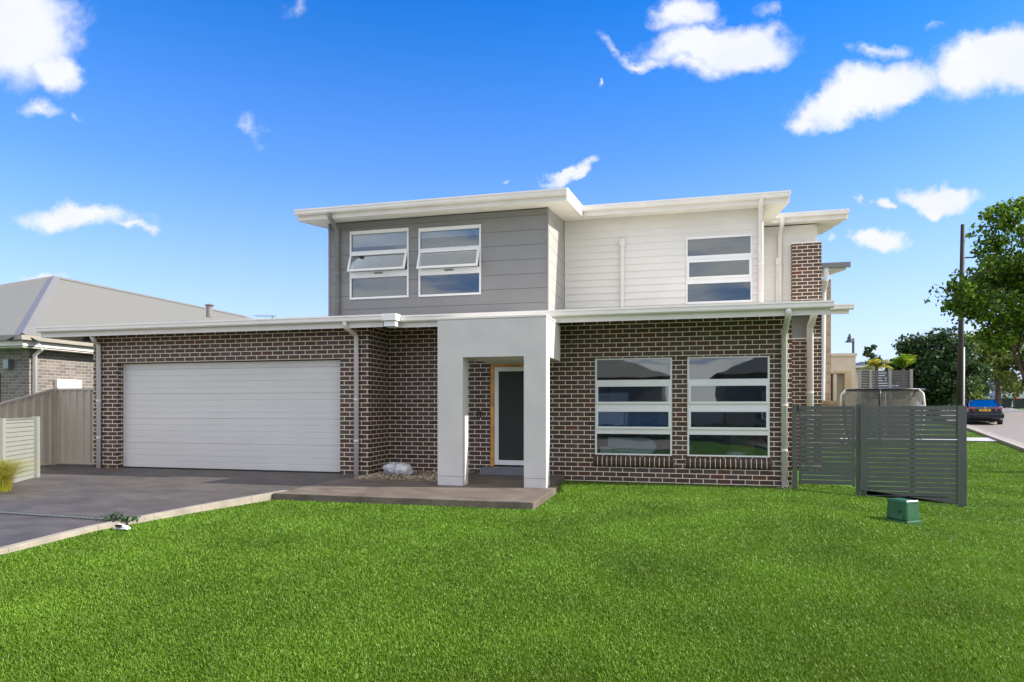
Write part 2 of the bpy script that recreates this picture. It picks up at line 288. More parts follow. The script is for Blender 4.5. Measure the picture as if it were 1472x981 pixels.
# ------------------------------------------------------------------ mesh builder
class MB:
    def __init__(s): s.v = []; s.f = []
    def quad(s, *p):
        b = len(s.v); s.v += [tuple(q) for q in p]; s.f.append(tuple(range(b, b+len(p)))); return s
    def box(s, x0, x1, y0, y1, z0, z1):
        if x1 < x0: x0, x1 = x1, x0
        if y1 < y0: y0, y1 = y1, y0
        if z1 < z0: z0, z1 = z1, z0
        return s.hexa([(x0, y0, z0), (x1, y0, z0), (x1, y1, z0), (x0, y1, z0), (x0, y0, z1), (x1, y0, z1), (x1, y1, z1), (x0, y1, z1)])
    def hexa(s, p):
        b = len(s.v); s.v += [tuple(q) for q in p]
        for f in ((3, 2, 1, 0), (4, 5, 6, 7), (0, 1, 5, 4), (1, 2, 6, 5), (2, 3, 7, 6), (3, 0, 4, 7)): s.f.append(tuple(b+i for i in f))
        return s
    def prism(s, poly, axis, a0, a1):   # poly in the two other axes, extruded along axis
        b = len(s.v); n = len(poly)
        for a in (a0, a1):
            for p in poly:
                if axis == 0: s.v.append((a, p[0], p[1]))
                elif axis == 1: s.v.append((p[0], a, p[1]))
                else: s.v.append((p[0], p[1], a))
        s.f.append(tuple(b+i for i in range(n))[::-1]); s.f.append(tuple(b+n+i for i in range(n)))
        for i in range(n): s.f.append((b+i, b+(i+1) % n, b+n+(i+1) % n, b+n+i))
        return s
    def tube(s, pts, r, n=10, cap=True):
        pts = [Vector(p) for p in pts]; rs = r if isinstance(r, (list, tuple)) else [r]*len(pts)
        b = len(s.v); up = Vector((0, 0, 1)); prevx = None
        for i, p in enumerate(pts):
            d = (pts[min(i+1, len(pts)-1)]-pts[max(i-1, 0)]).normalized()
            if prevx is None:
                a = up if abs(d.z) < .9 else Vector((1, 0, 0)); x = d.cross(a).normalized()
            else: x = (prevx-d*prevx.dot(d)).normalized()
            prevx = x; y = d.cross(x)
            for k in range(n):
                t = 2*math.pi*k/n; s.v.append(tuple(p+(x*math.cos(t)+y*math.sin(t))*rs[i]))
        for i in range(len(pts)-1):
            for k in range(n): s.f.append((b+i*n+k, b+i*n+(k+1) % n, b+(i+1)*n+(k+1) % n, b+(i+1)*n+k))
        if cap: s.f.append(tuple(b+k for k in range(n))[::-1]); s.f.append(tuple(b+(len(pts)-1)*n+k for k in range(n)))
        return s
    def build(s, name, m, parent=None, bevel=0, smooth=False):
        me = bpy.data.meshes.new(name); me.from_pydata(s.v, [], s.f); me.materials.append(m)
        bm = bmesh.new(); bm.from_mesh(me); bmesh.ops.recalc_face_normals(bm, faces=bm.faces)
        bm.to_mesh(me); bm.free()
        return link(name, me, parent, bevel, smooth)
def link(name, me, parent=None, bevel=0, smooth=False):
    o = bpy.data.objects.new(name, me); COL.objects.link(o)
    if parent is not None:
        o.parent = parent
        if parent.type == 'EMPTY': o.matrix_parent_inverse = Matrix.Translation(-parent.location)
    if bevel:
        b = o.modifiers.new('bevel', 'BEVEL'); b.width = bevel; b.segments = 2; b.limit_method = 'ANGLE'
    if smooth:
        for p in me.polygons: p.use_smooth = True
    return o
def npmesh(name, V, faces_flat, loop_starts, m, parent=None):
    me = bpy.data.meshes.new(name); me.vertices.add(len(V)); me.vertices.foreach_set('co', V.astype(np.float32).ravel())
    me.loops.add(len(faces_flat)); me.loops.foreach_set('vertex_index', faces_flat.astype(np.int32))
    me.polygons.add(len(loop_starts)); me.polygons.foreach_set('loop_start', loop_starts.astype(np.int32))
    me.update(calc_edges=True); me.validate(); me.materials.append(m)
    return link(name, me, parent)
def thing(name, loc, label, cat, group=None):
    o = bpy.data.objects.new(name, None); COL.objects.link(o); o.location = loc; o.empty_display_size = .2
    o['label'] = label; o['category'] = cat
    if group: o['group'] = group
    return o
def tag(o, label, cat, group=None):
    o['label'] = label; o['category'] = cat
    if group: o['group'] = group
    return o
def struct(o, kind='structure', label=None):
    o['kind'] = kind
    if label: o['label'] = label
    return o
# wall of cells in the u-z plane with rectangular holes
def wall_cells(mb, u0, u1, z0, z1, D, th, holes=()):
    us = sorted({u0, u1, *[h[0] for h in holes], *[h[1] for h in holes]}); us = [u for u in us if u0 <= u <= u1]
    for a, b in zip(us, us[1:]):
        cut = sorted([(max(h[2], z0), min(h[3], z1)) for h in holes if h[0] < (a+b)/2 < h[1]])
        z = z0
        for c0, c1 in cut:
            if c0 > z+1e-4: mb.box(a, b, D, D+th, z, c0)
            z = c1
        if z < z1-1e-4: mb.box(a, b, D, D+th, z, z1)
# horizontal boards, each with a lap or a groove
def boards(mb, u0, u1, z0, z1, D, cover, lap, groove, holes=(), th=.04):
    z = z0
    while z < z1-1e-4:
        zt = min(z+cover, z1)
        cuts = sorted({z, zt, *[h[2] for h in holes if z < h[2] < zt], *[h[3] for h in holes if z < h[3] < zt]})
        for a, b in zip(cuts, cuts[1:]):
            segs = [(u0, u1)]
            for h in holes:
                if h[2] < (a+b)/2 < h[3]:
                    ns = []
                    for s0, s1 in segs:
                        if h[1] <= s0 or h[0] >= s1: ns.append((s0, s1)); continue
                        if h[0] > s0: ns.append((s0, h[0]))
                        if h[1] < s1: ns.append((h[1], s1))
                    segs = ns
            ya = D-lap*(1-(a-z)/cover); yb = D-lap*(1-(b-z)/cover)
            bb = b-groove if abs(b-zt) < 1e-6 else b
            for s0, s1 in segs:
                mb.prism([(ya, a), (yb, bb), (D+th, bb), (D+th, a)], 0, s0, s1)
                if groove and bb != b: mb.box(s0, s1, D+.014, D+th, bb, b)
        z = zt
def boards_side(mb, v0, v1, z0, z1, X, cover, lap, groove, th=.04):   # face looks towards +x
    z = z0
    while z < z1-1e-4:
        zt = min(z+cover, z1)
        mb.prism([(X+lap, z), (X, zt-groove), (X-th, zt-groove), (X-th, z)], 1, v0, v1)
        if groove: mb.box(X-th, X-.014, v0, v1, zt-groove, zt)
        z = zt

# ------------------------------------------------------------------ ground
def ground():
    us = np.concatenate([np.arange(-120, -20, 10), np.arange(-20, 30, .5), np.arange(30, 200, 10), [400]])
    vs = np.concatenate([np.arange(-80, -4, 4), np.arange(-4, 16, .5), np.arange(16, 100, 3), np.arange(100, 500, 40), [1500]])
    A, B = np.meshgrid(us, vs); V = np.stack([A, B, gzn(A, B)], -1).reshape(-1, 3)
    nu, nv = len(us), len(vs); i = (np.arange(nv-1)[:, None]*nu+np.arange(nu-1)[None]).ravel()
    Fc = np.stack([i, i+1, i+nu+1, i+nu], 1)
    return npmesh('ground', V, Fc.ravel(), np.arange(len(Fc))*4, M['ground'])
struct(ground())
def sheet(name, poly_fn, us, vs, m, zfn, thick=0):
    mb = MB()
    for a, b in zip(us, us[1:]):
        for c, d in zip(vs, vs[1:]):
            q = [poly_fn(a, c), poly_fn(b, c), poly_fn(b, d), poly_fn(a, d)]
            mb.quad(*[(x, y, zfn(x, y)) for x, y in q])
    o = mb.build(name, m); return o
def drz(u, v): return -.0 - .026*max(0, 9.0-v)
def edge_u(v):   # right edge of the driveway
    pts = [(-8, -7.2), (0, -6.8), (5.2, -6.55), (6.3, -6.6), (7.7, -6.35), (9.3, -5.95), (12.6, -5.9)]
    for (a, ua), (b, ub) in zip(pts, pts[1:]):
        if v <= b: return ua+(ub-ua)*(v-a)/(b-a)
    return pts[-1][1]
vs_d = [-8, -4, 0, 2, 4, 5.2, 6, 6.8, 7.7, 8.5, 9.3, 10.5, 11.9, 12.6]
struct(sheet('driveway', lambda s, v: (-14.8+(edge_u(v)+14.8)*s, v), [i/8 for i in range(9)], vs_d, M['drive'], lambda u, v: drz(u, v)))
mb = MB()
ev = [-8, -4, 0, 2, 3.5, 5.2, 6.3, 7.0, 7.7, 8.5, 9.2]
for a, b in zip(ev, ev[1:]):
    ua, ub = edge_u(a), edge_u(b)
    za, zb = drz(0, a)+.004, drz(0, b)+.004
    wd = .10
    mb.hexa([(ua-.01, a, za-.25), (ua+wd, a, za-.25), (ub+wd, b, zb-.25), (ub-.01, b, zb-.25), (ua-.01, a, za), (ua+wd, a, za), (ub+wd, b, zb), (ub-.01, b, zb)])
struct(mb.build('driveway_edging', mat('edging_concrete', (.30, .265, .215), .85, vary=.2, nscale=4, bump=.2), bevel=.008))
# path slab
mb = MB(); mb.prism([(-5.94, 8.86), (-1.93, 8.86), (-1.93, 10.78), (-2.12, 10.78), (-2.12, 12.55), (-5.94, 12.55)], 2, -.25, .0)
mb.build('path', M['porch'], bevel=.008)['kind'] = 'structure'
PW = -1.93
# pebble bed
mb = MB()
r = random.Random(3)
gu0, gu1, gv0, gv1 = -5.70, -3.92, 10.95, 12.58
mb.box(gu0, gu1, gv0, gv1, .001, .012)
for i in range(2300):
    x = r.uniform(gu0, gu1-.02); y = r.uniform(gv0, gv1); s = r.uniform(.010, .026); z = .012+r.uniform(0, .012)
    a = r.uniform(0, 6.3); c, sn = math.cos(a)*s, math.sin(a)*s; h = s*.7
    b0 = len(mb.v)
    mb.v += [(x+c, y+sn, z), (x-sn, y+c, z), (x-c, y-sn, z), (x+sn, y-c, z), (x, y, z+h), (x, y, z-h)]
    for k in range(4): mb.f.append((b0+k, b0+(k+1) % 4, b0+4)); mb.f.append((b0+(k+1) % 4, b0+k, b0+5))
struct(mb.build('pebble_bed', M['gravel']), 'stuff')
# side street, kerbs, footpath
def ku(v): return 4.75+.245*v
RW = 8.0
vv = [-30, -10, 0, 8, 14, 20, 26, 32, 40, 50, 60, 72, 84, 100]
struct(sheet('road', lambda s, v: (ku(v)+s*RW, v), [i/4 for i in range(5)], vv, M['road'], lambda u, v: gz(u, v)-.0 + .012))
struct(sheet('cross_street', lambda s, v: (s, v), [-60, -40, -20, 0, 10, 20, ku(88), 40, 60, 90], [86, 90, 94], M['road'], lambda u, v: gz(u, v)+.02))
struct(sheet('near_street', lambda s, v: (s, v), [-60, -40, -20, -8, 0, 5, 20, 60], [-11, -8, -5, -2, .6], M['road'], lambda u, v: gz(u, v)+.02))
def kerb(name, off, side):
    mb = MB()
    for a, b in zip(vv[:-2], vv[1:-1]):
        for (w0, w1, h0, h1) in ((0, .32, .03, .10), (.32, .62, .02, .03)):
            p = []
            for v in (a, b):
                c = ku(v)+off
                for ww, hh in ((w0, h1), (w1, h0 if w0 == 0 else h1)):
                    uu = c+side*ww; p.append((uu, v, gz(uu, v)+hh+(.0 if w0 == 0 else 0)))
            lo = [(q[0], q[1], q[2]-.2) for q in p]
            mb.hexa([lo[0], lo[1], lo[3], lo[2], p[0], p[1], p[3], p[2]])
    return struct(mb.build(name, mat('kerb_concrete', (.27, .25, .22), .85, vary=.18, nscale=2)))
kerb('kerb', -.25, 1); kerb('far_kerb', RW+.25, -1)
# cross footpath over the verge
struct(sheet('footpath', lambda s, v: (s*(ku(v)-.26)+(1-s)*4.2, v), [0, .25, .5, .75, 1], [28.4, 29.2, 30.4], M['foot'], lambda u, v: gz(u, v)+.03))

# ------------------------------------------------------------------ lawn blades
def lawn(name, n_try, zone):
    # sample in camera-polar space so density falls with distance
    k = n_try
    Zd = zone['z0']*np.exp(RNG.random(k)*math.log(zone['z1']/zone['z0']))      # ~1/Z radial
    a = zone['a0']+(zone['a1']-zone['a0'])*RNG.random(k)                       # tan of angle
    u = Zd*(a*CS-SN); v = Zd*(a*SN+CS)
    eu = np.interp(v, [-8, 0, 5.2, 6.3, 7.7, 9.3, 12.6], [-7.2, -6.8, -6.55, -6.6, -6.35, -5.95, -5.9])+.15
    ok = (u > eu) & (v > 1.0) & (u < ku(0)+.245*v-.3)
    ok &= ~((u < PW+.03) & (v > 8.84) & (v < 10.8)); ok &= ~((u < -2.10) & (v > 8.84))
    ok &= ~((u < 1.93) & (v > 12.33)); ok &= ~((u < 4.66) & (v > 12.25) & (v < 12.52))
    ok &= ~((v > 12.0) & (v < 12.5) & (u < 1.9) & (RNG.random(k) < (v-12.0)*2.6))
    ok &= ~((u < 4.4) & (v > 13.5)); ok &= ~((v > 28.2) & (v < 30.6) & (u > 4))
    ok &= ~((u > 1.8) & (u < 3.6) & (v > 15.8))
    u, v, Zd = u[ok], v[ok], Zd[ok]; n = len(u)
    z = gzn(u, v)
    wd = (.0014+.00043*Zd)*(.7+.6*RNG.random(n)); h = (.015+.014*RNG.random(n))*np.clip(1+(Zd-6)*.012, .9, 1.3)
    ang = RNG.random(n)*2*np.pi; dx, dy = np.cos(ang)*wd, np.sin(ang)*wd
    la = RNG.random(n)*2*np.pi; lean = h*(.25+.7*RNG.random(n)); lx, ly = np.cos(la)*lean, np.sin(la)*lean
    V = np.empty((n, 5, 3))
    V[:, 0] = np.stack([u-dx, v-dy, z-.004], 1); V[:, 1] = np.stack([u+dx, v+dy, z-.004], 1)
    V[:, 2] = np.stack([u+dx*.8+lx*.35, v+dy*.8+ly*.35, z+h*.62], 1); V[:, 3] = np.stack([u-dx*.8+lx*.35, v-dy*.8+ly*.35, z+h*.62], 1)
    V[:, 4] = np.stack([u+lx, v+ly, z+h], 1)
    b = np.arange(n)[:, None]*5
    fl = np.concatenate([b+np.array([[0, 1, 2, 3]]), b+np.array([[3, 2, 4]])], 1)
    ls = (np.arange(n)[:, None]*7+np.array([[0, 4]])).ravel()
    return struct(npmesh(name, V.reshape(-1, 3), fl.ravel(), ls, M['lawn']), 'stuff')
lawn('lawn_grass', 1250000, dict(z0=2.9, z1=30, a0=-1.0, a1=.95))

# ------------------------------------------------------------------ the house
H = thing('modern_house', (-3, 12.5, 0), 'two storey modern house, dark brick below, grey and cream cladding above, white double garage door', 'house')
DG, DE, DB, DR = 11.65, 12.55, 12.5, 14.4      # garage face, entry/right brick face, bay face, upper right face
SL = .128
uG0, uG1 = -12.15, -5.74
uR1 = 1.90
LB_ = 2.765
def brick(mb, name='brick_wall'): return mb.build(name, M['brick'], H)
# garage front
gd0, gd1 = U(168, DG), U(489, DG); gz1 = Zz(300, 519, DG)
mb = MB(); wall_cells(mb, uG0, uG1, -.3, 2.86, DG, .23, [(gd0, gd1, -.3, gz1)]); brick(mb)
mb = MB(); mb.box(uG1-.23, uG1, DG+.232, DE, -.3, 2.93); brick(mb)                  # return beside the entry
mb = MB(); mb.prism([(DG+.232, -.3), (20, -.3), (20, LB_+(20-11.3)*.128), (DG+.232, LB_+(DG+.232-11.3)*.128)], 0, uG0, uG0+.23); brick(mb)
# entry + right brick face
W1 = (U(855, DE), U(966.5, DE), Zz(855, 654, DE), Zz(855, 516, DE))
W2 = (U(987.5, DE), U(1107, DE), W1[2], W1[3])
d0, d1 = U(704, DE), U(704, DE)+1.02
doorT = 2.16
mb = MB(); wall_cells(mb, uG1, uR1, -.3, 2.93, DE, .23, [(d0, d1, 0.14, doorT), W1, W2]); brick(mb)
mb = MB(); mb.prism([(DE+.232, -.3), (15.34, -.3), (15.34, LB_+(15.34-11.5)*.128), (DE+.232, LB_+(DE+.232-11.5)*.128)], 0, uR1-.23, uR1); brick(mb)
# raked brick-on-edge sills
for W in (W1, W2):
    s = MB(); n = int((W[1]-W[0]+.04)/.0860)+1; st = (W[1]-W[0]+.06)/n
    for i in range(n):
        a = W[0]-.03+i*st
        s.prism([(DE-.003, W[2]-.21), (DE-.035, W[2]-.205), (DE-.052, W[2]-.175), (DE-.058, W[2]-.10), (DE-.042, W[2]-.045), (DE+.02, W[2]-.012), (DE+.09, W[2]-.004), (DE+.09, W[2]-.1)], 0, a+.006, a+st-.006)
    s.build('window_sill', mat('sill_brick', (.055, .028, .022), .55, vary=.35, nscale=9), H, bevel=.004)
    s = MB(); s.prism([(DE-.003, W[2]-.206), (DE-.032, W[2]-.200), (DE-.047, W[2]-.173), (DE-.053, W[2]-.10), (DE-.038, W[2]-.050), (DE+.02, W[2]-.016), (DE+.09, W[2]-.008), (DE+.09, W[2]-.1)], 0, W[0]-.026, W[1]+.026)
    s.build('sill_mortar', mat('sill_mortar', (.85, .74, .56), .9), H)
# weep holes above the windows
for x, y in ((822, 495), (880, 493), (1015, 494), (1076.5, 494), (1126, 560), (846, 560)):
    u_, z_ = P(x, y, DE); MB().box(u_-.006, u_+.006, DE-.004, DE+.01, z_-.038, z_+.038).build('weep_hole', M['black'], H)
# garage door: panels with pressed ribs
g = MB(); yD = DG+.165; zz = .02; rows = 17; rh = (gz1-.02-zz)/rows
for i in range(rows):
    a = zz+i*rh; b = a+rh
    big = (i % 4 == 0)
    gr = .010 if big else .006
    g.prism([(yD+.012 if big else yD+.006, a), (yD, a+gr), (yD, b-gr), (yD+.006, b), (yD+.05, b), (yD+.05, a)], 0, gd0+.002, gd1-.002)
g.build('garage_door', M['garage'], H)
MB().box(gd0+.002, gd1-.002, yD+.055, yD+.10, -.2, gz1).build('garage_lining', M['dark'], H)
MB().box(gd0+.002, gd1-.002, yD-.004, yD+.045, .002, .018).build('door_seal', M['rubber'], H)
# lower roof: skillion falling to the front
def roofslab(mb, u0, u1, v0, v1, zb, zt):
    d = (v1-v0)*SL
    mb.prism([(v0, zb), (v0, zt), (v1, zt+d), (v1, zb+d)], 0, u0, u1)
LT = 2.96; LB = 2.765
r1 = MB(); roofslab(r1, -13.02, -5.24, 11.24, 13.5, LB, LT-.02); roofslab(r1, -5.236, 2.28, 11.44, 14.6, LB, LT-.02)
roofslab(r1, 2.284, 3.45, 15.35, 19.0, LB+.50, LT+.48); roofslab(r1, -13.02, -7.3, 13.504, 20, LB+.29, LT+.27)
r1.build('lower_roof', M['soffit'], H)
def gutter(u0, u1, v, zt, h=.115, d=.11):
    mb = MB(); mb.prism([(v, zt-h), (v, zt-.012), (v-d+.012, zt-.012), (v-d+.012, zt), (v-d, zt), (v-d-.006, zt-.03), (v-d+.004, zt-.036), (v-d+.004, zt-h+.02), (v-d+.022, zt-h)][::-1], 0, u0, u1)
    return mb.build('gutter', M['trim'], H)
def fasc(u0, u1, v, zb, zt): return MB().box(u0, u1, v-.02, v-.001, zb, zt).build('fascia', M['trim'], H)
gutter(-13.06, -5.22, 11.22, LT+.01); fasc(-13.03, -5.24, 11.24, LB-.01, LT-.03)
gutter(-5.05, 2.33, 11.42, LT+.005); fasc(-5.23, 2.29, 11.44, LB-.01, LT-.03)
gutter(2.31, 3.52, 15.33, LT+.49); fasc(2.29, 3.44, 15.35, LB+.49, LT+.46)
MB().box(-5.2, -4.98, 11.16, 11.33, LB-.012, LT-.11).box(-5.23, -4.95, 11.12, 11.33, LT-.105, LT+.02).build('rain_head', M['white'], H, bevel=.006)
MB().box(-13.04, -13.02, 11.22, 20, LB-.01, LT+.02).build('barge_board', M['trim'], H)
# portico
DP = 10.45
pu0, pu1 = U(629, DP), U(785, DP); po0, po1 = U(665, DP), U(753, DP)
pT = Zz(700, 458, DP); pO = Zz(710, 513, DP)
b = MB(); b.box(pu0, po0, DP, DP+.3, .155, pT).box(po1, pu1, DP, DP+.3, .155, pT).box(po0, po1, DP, DP+.3, pO, pT)
b.box(pu0, po0-.0, DP+.3, 11.42, pO, pT).box(po1, pu1, DP+.3, 11.75, pO, pT)
b.build('portico', M['render'], H)
MB().box(pu0+.002, po0-.002, DP+.002, DP+.298, .001, .150).build('column_base', M['render'], H)
MB().box(po1+.002, pu1-.002, DP+.002, DP+.298, .001, .150).build('column_base', M['render'], H)
MB().box(po0-.002, po1+.002, DP+.3, 12.5, pO+.004, pO+.03).build('porch_ceiling', M['soffit'], H)
MB().box(pu0-.012, pu1+.012, DP-.012, 11.4, pT+.002, pT+.036).build('portico_cap', M['trim'], H, bevel=.004)
MB().tube([(U(687, 11.2), 11.2, pO+.004), (U(687, 11.2), 11.2, pO-.012)], .055, 20).build('ceiling_light', M['white'], H)
# front door
MB().box(d0, d0+.075, DE+.02, DE+.12, .14, doorT).box(d0+.075, d1-.075, DE+.02, DE+.12, doorT-.08, doorT).box(d1-.075, d1, DE+.02, DE+.12, .14, doorT).build('door_frame', M['timber'], H, bevel=.004)
a, c = d0+.085, d1-.085
dr_ = MB().box(a, c, DE+.085, DE+.12, .17, doorT-.09).build('front_door', mat('door_paint', (.04, .04, .042), .4), H)
fr = MB(); t = .085
fr.box(a, a+t, DE+.03, DE+.06, .165, doorT-.085).box(c-t, c, DE+.03, DE+.06, .165, doorT-.085).box(a+t, c-t, DE+.03, DE+.06, doorT-.085-t, doorT-.085).box(a+t, c-t, DE+.03, DE+.06, .165, .165+t*1.1)
sd = fr.build('screen_door', M['white'], H, bevel=.004)
MB().box(a+t, c-t, DE+.043, DE+.047, .165+t*1.1, doorT-.085-t).build('mesh_panel', M['screen'], sd)
MB().box(c-t+.02, c-.02, DE+.0, DE+.03, 1.05, 1.2).build('handle', M['black'], sd)
MB().box(d0-.09, d1+.1, DE-.33, DE, .001, .135).build('door_step', M['stepm'], H, bevel=.006)
# house number 8 beside the door
def ring(mb, cx, cz, r1, r2, y0, y1, n=20, sq=1.0):
    for k in range(n):
        a0, a1 = 2*math.pi*k/n, 2*math.pi*(k+1)/n
        q = []
        for (rr, aa) in ((r1, a0), (r2, a0), (r2, a1), (r1, a1)): q.append((cx+rr*math.cos(aa), cz+rr*sq*math.sin(aa)))
        mb.prism(q, 1, y0, y1)
nx, nzv = P(689, 595, DE)
e = MB(); ring(e, nx, nzv-.038, .024, .044, DE-.018, DE-.002); ring(e, nx, nzv+.038, .018, .036, DE-.018, DE-.002)
e.build('house_number', M['black'], H)
# windows
def frame_box(mb, u0, u1, z0, z1, t, y0, y1):
    mb.box(u0, u0+t, y0, y1, z0, z1).box(u1-t, u1, y0, y1, z0, z1).box(u0+t, u1-t, y0, y1, z1-t, z1).box(u0+t, u1-t, y0, y1, z0, z0+t)
def window(u0, u1, z0, z1, D, rows, proud=.03, out=.055, label=None, blinds={}):
    # rows: (top fraction, bottom fraction, kind) of the glass from the top
    y0, y1 = D-proud, D+out
    f = MB(); Hh = z1-z0; t = .032
    f.box(u0, u0+t, y0, y1, z0, z1).box(u1-t, u1, y0, y1, z0, z1)
    prev = 0
    for (a, b_, k) in rows:
        f.box(u0+t, u1-t, y0+.003, y1, z1-a*Hh, z1-prev*Hh); prev = b_
    f.box(u0+t, u1-t, y0+.003, y1, z0, z1-prev*Hh)
    w_ = f.build('window', M['white'], H, bevel=.004)
    if label: w_['label'] = label
    for i, (a, b_, k) in enumerate(rows):
        za, zb = z1-b_*Hh, z1-a*Hh
        if k == 'fixed':
            MB().box(u0+t, u1-t, D+.012, D+.018, za, zb).build('pane', M['glass'], w_)
        else:
            s = MB(); st = .042; e0, e1 = u0+t-.012, u1-t+.012; za2, zb2 = za-.042, zb+.042
            yo = y0-.028
            frame_box(s, e0, e1, za2, zb2, st, yo, yo+.035)
            p = MB().box(e0+st, e1-st, yo+.014, yo+.02, za2+st, zb2-st)
            if k == 'open':
                R = Matrix.Rotation(math.radians(-20), 4, 'X'); piv = Vector((0, yo+.03, zb2))
                for q in (s, p): q.v = [tuple(R @ (Vector(c_)-piv)+piv) for c_ in q.v]
            s.build('sash', M['white'], w_, bevel=.003); p.build('pane', M['glass'], w_)
            if k == 'open':
                MB().box((u0+u1)/2-.09, (u0+u1)/2+.09, y0-.02, y0+.002, za2-.012, za2+.004).build('winder', M['black'], w_)
        if i in blinds:
            fz = z1-blinds[i]*Hh
            MB().box(u0+t, u1-t, D+.030, D+.034, fz, z1-.005).build('blind', mat('blind_fabric', (.62, .70, .80), .8), w_)
            MB().box(u0+t, u1-t, D+.024, D+.042, fz-.02, fz).build('blind_bar', M['white'], w_)
    return w_
rowsG = [(.012, .222, 'fixed'), (.292, .448, 'sash'), (.552, .705, 'sash'), (.782, .985, 'fixed')]
window(W1[0]+.006, W1[1]-.006, W1[2]+.004, W1[3]-.004, DE+.02, rowsG, label='ground floor window nearest the porch with blue sheet inside')
window(W2[0]+.006, W2[1]-.006, W2[2]+.004, W2[3]-.004, DE+.02, rowsG, label='ground floor window nearest the fence')
UW1 = (U(503.4, DB), U(587.9, DB), Zz(503.4, 431.6, DB), Zz(503.4, 333.5, DB))
UW2 = (U(602, DB), U(691.8, DB), Zz(602, 427.6, DB), Zz(602, 329, DB))
UW3 = (U(986, DR), U(1081.5, DR), Zz(986, 438.3, DR), Zz(986, 341.6, DR))
rowsU = [(.05, .30, 'fixed'), (.375, .60, 'open'), (.69, .97, 'fixed')]
# bay: broad boards; front face and lit side face
bu0, bu1 = U(473, DB), U(788, DB); bz0 = 3.02; bz1 = 5.09
cov = .279
mb = MB(); boards(mb, bu0, bu1, bz0, bz1, DB, cov, .0, .008, [UW1, UW2]); mb.build('clad_wall', M['clad_grey'], H)
M['clad_side'] = M['clad_grey']
bs = MB(); boards_side(bs, DB+.03, DR+.02, bz0, bz1+.3, bu1-.012, cov, .0, .008)
bs.build('clad_wall', mat('cladding_side_sunlit', (.34, .34, .32), .6, vary=.04), H)  # grey cladding again, with sunlight painted in as a lighter, warmer colour
MB().box(bu1-.045, bu1+.004, DB-.012, DB+.05, bz0, bz1-.003).build('corner_trim', M['clad_grey'], H)
MB().box(bu0-.01, bu0+.035, DB-.012, DB+.04, bz0, bz1-.003).build('corner_trim', M['clad_grey'], H)
bl = MB(); bl.box(bu0, bu0+.1, DB+.045, 20, bz0, bz1+.02); bl.build('clad_wall', M['clad_grey'], H)
window(UW1[0]+.002, UW1[1]-.002, UW1[2]+.002, UW1[3]-.002, DB, rowsU, blinds={0: .215}, label='upper window nearest the corner with awning sash open')
window(UW2[0]+.002, UW2[1]-.002, UW2[2]+.002, UW2[3]-.002, DB, rowsU, blinds={0: .125}, label='upper window nearer the middle with awning sash open')
# upper right: narrow weatherboards
ru1 = 1.64; rz1 = 5.345
mb = MB(); boards(mb, bu1, ru1, 3.0, rz1, DR, .1475, .02, 0, [UW3]); mb.build('clad_wall', M['clad_cream'], H)
window(UW3[0]+.002, UW3[1]-.002, UW3[2]+.002, UW3[3]-.002, DR, [(.035, .285, 'fixed'), (.385, .60, 'sash'), (.70, .965, 'fixed')], label='upper window on the cream weatherboards')
MB().box(ru1-.04, ru1+.006, DR-.02, DR+.04, 3.05, rz1-.02).build('corner_trim', M['clad_cream'], H)
MB().box(bu1-.002, bu1+.045, DR-.022, DR-.001, 3.05, rz1-.02).build('corner_trim', M['clad_cream'], H)
mb = MB(); boards_side(mb, DR+.045, 17.4, 3.0, 5.33, ru1, .1475, .012, 0); mb.build('clad_wall', M['clad_cream'], H)
# wing behind
DW = 17.4; wu1 = U(1173, DW)
mb = MB(); boards(mb, ru1-.1, wu1, 3.0, 5.70, DW, .1475, .010, 0); mb.build('clad_wall', M['clad_cream'], H)
MB().box(wu1-.04, wu1+.02, DW-.02, DW+.04, 3.1, 5.64).build('corner_trim', M['clad_cream'], H)
mb = MB(); boards_side(mb, DW+.045, 22, 3.0, 5.66, wu1, .1475, .010, 0); mb.build('clad_wall', M['clad_cream'], H)
bq0, bq1 = U(1139, 17.2), U(1181, 17.2)
mb = MB(); mb.box(bq0, bq1, 17.2, 17.38, -.2, Zz(1160, 350, 17.2)); mb.box(wu1+.06, bq1, 17.382, 22, -.2, Zz(1160, 350, 17.2)); brick(mb)
MB().box(bq0-.015, bq1+.015, 17.18, 17.395, Zz(1160, 350, 17.2), Zz(1160, 350, 17.2)+.03).build('parapet_cap', M['trim'], H)
# upper roofs: one raking plane, stepped front edge
UT, UB, V0 = 5.20, 5.035, 11.97
def upz(v): return (v-V0)*SL
ur = MB()
e0, e1, e2, e3 = -7.44, -1.99, 2.05, 3.76
roofslab(ur, e0, e1, V0, 20, UB, UT)
roofslab(ur, e1+.002, e2, 13.93, 20, UB+upz(13.93), UT+upz(13.93))
roofslab(ur, e2+.002, e3, 16.93, 20, UB+upz(16.93), UT+upz(16.93))
ur.build('upper_roof', M['soffit'], H)
for (a, b_, v) in ((e0, e1, V0), (e1+.03, e2, 13.93), (e2, e3, 16.93)):
    z = UT+upz(v); gutter(a-.02, b_+.02, v-.02, z+.03, .11, .10); fasc(a, b_, v, z-.168, z-.012)
def barge(u, v0, v1, side):
    mb = MB(); a, b_ = (u, u+.018*side) if side > 0 else (u-.018, u)
    mb.prism([(v0, UB-.006+upz(v0)), (v0, UT+.035+upz(v0)), (v1, UT+.035+upz(v1)), (v1, UB-.006+upz(v1))], 0, a+.001*side, b_+.001*side)
    mb.prism([(v0-.1, UT-.03+upz(v0)), (v0-.1, UT+.04+upz(v0)), (v1, UT+.045+upz(v1)), (v1, UT-.03+upz(v1))], 0, b_+.001*side if side > 0 else a-.012, b_+.012*side if side > 0 else a-.001)
    return mb.build('barge_board', M['white'] if side > 0 else M['trim'], H)
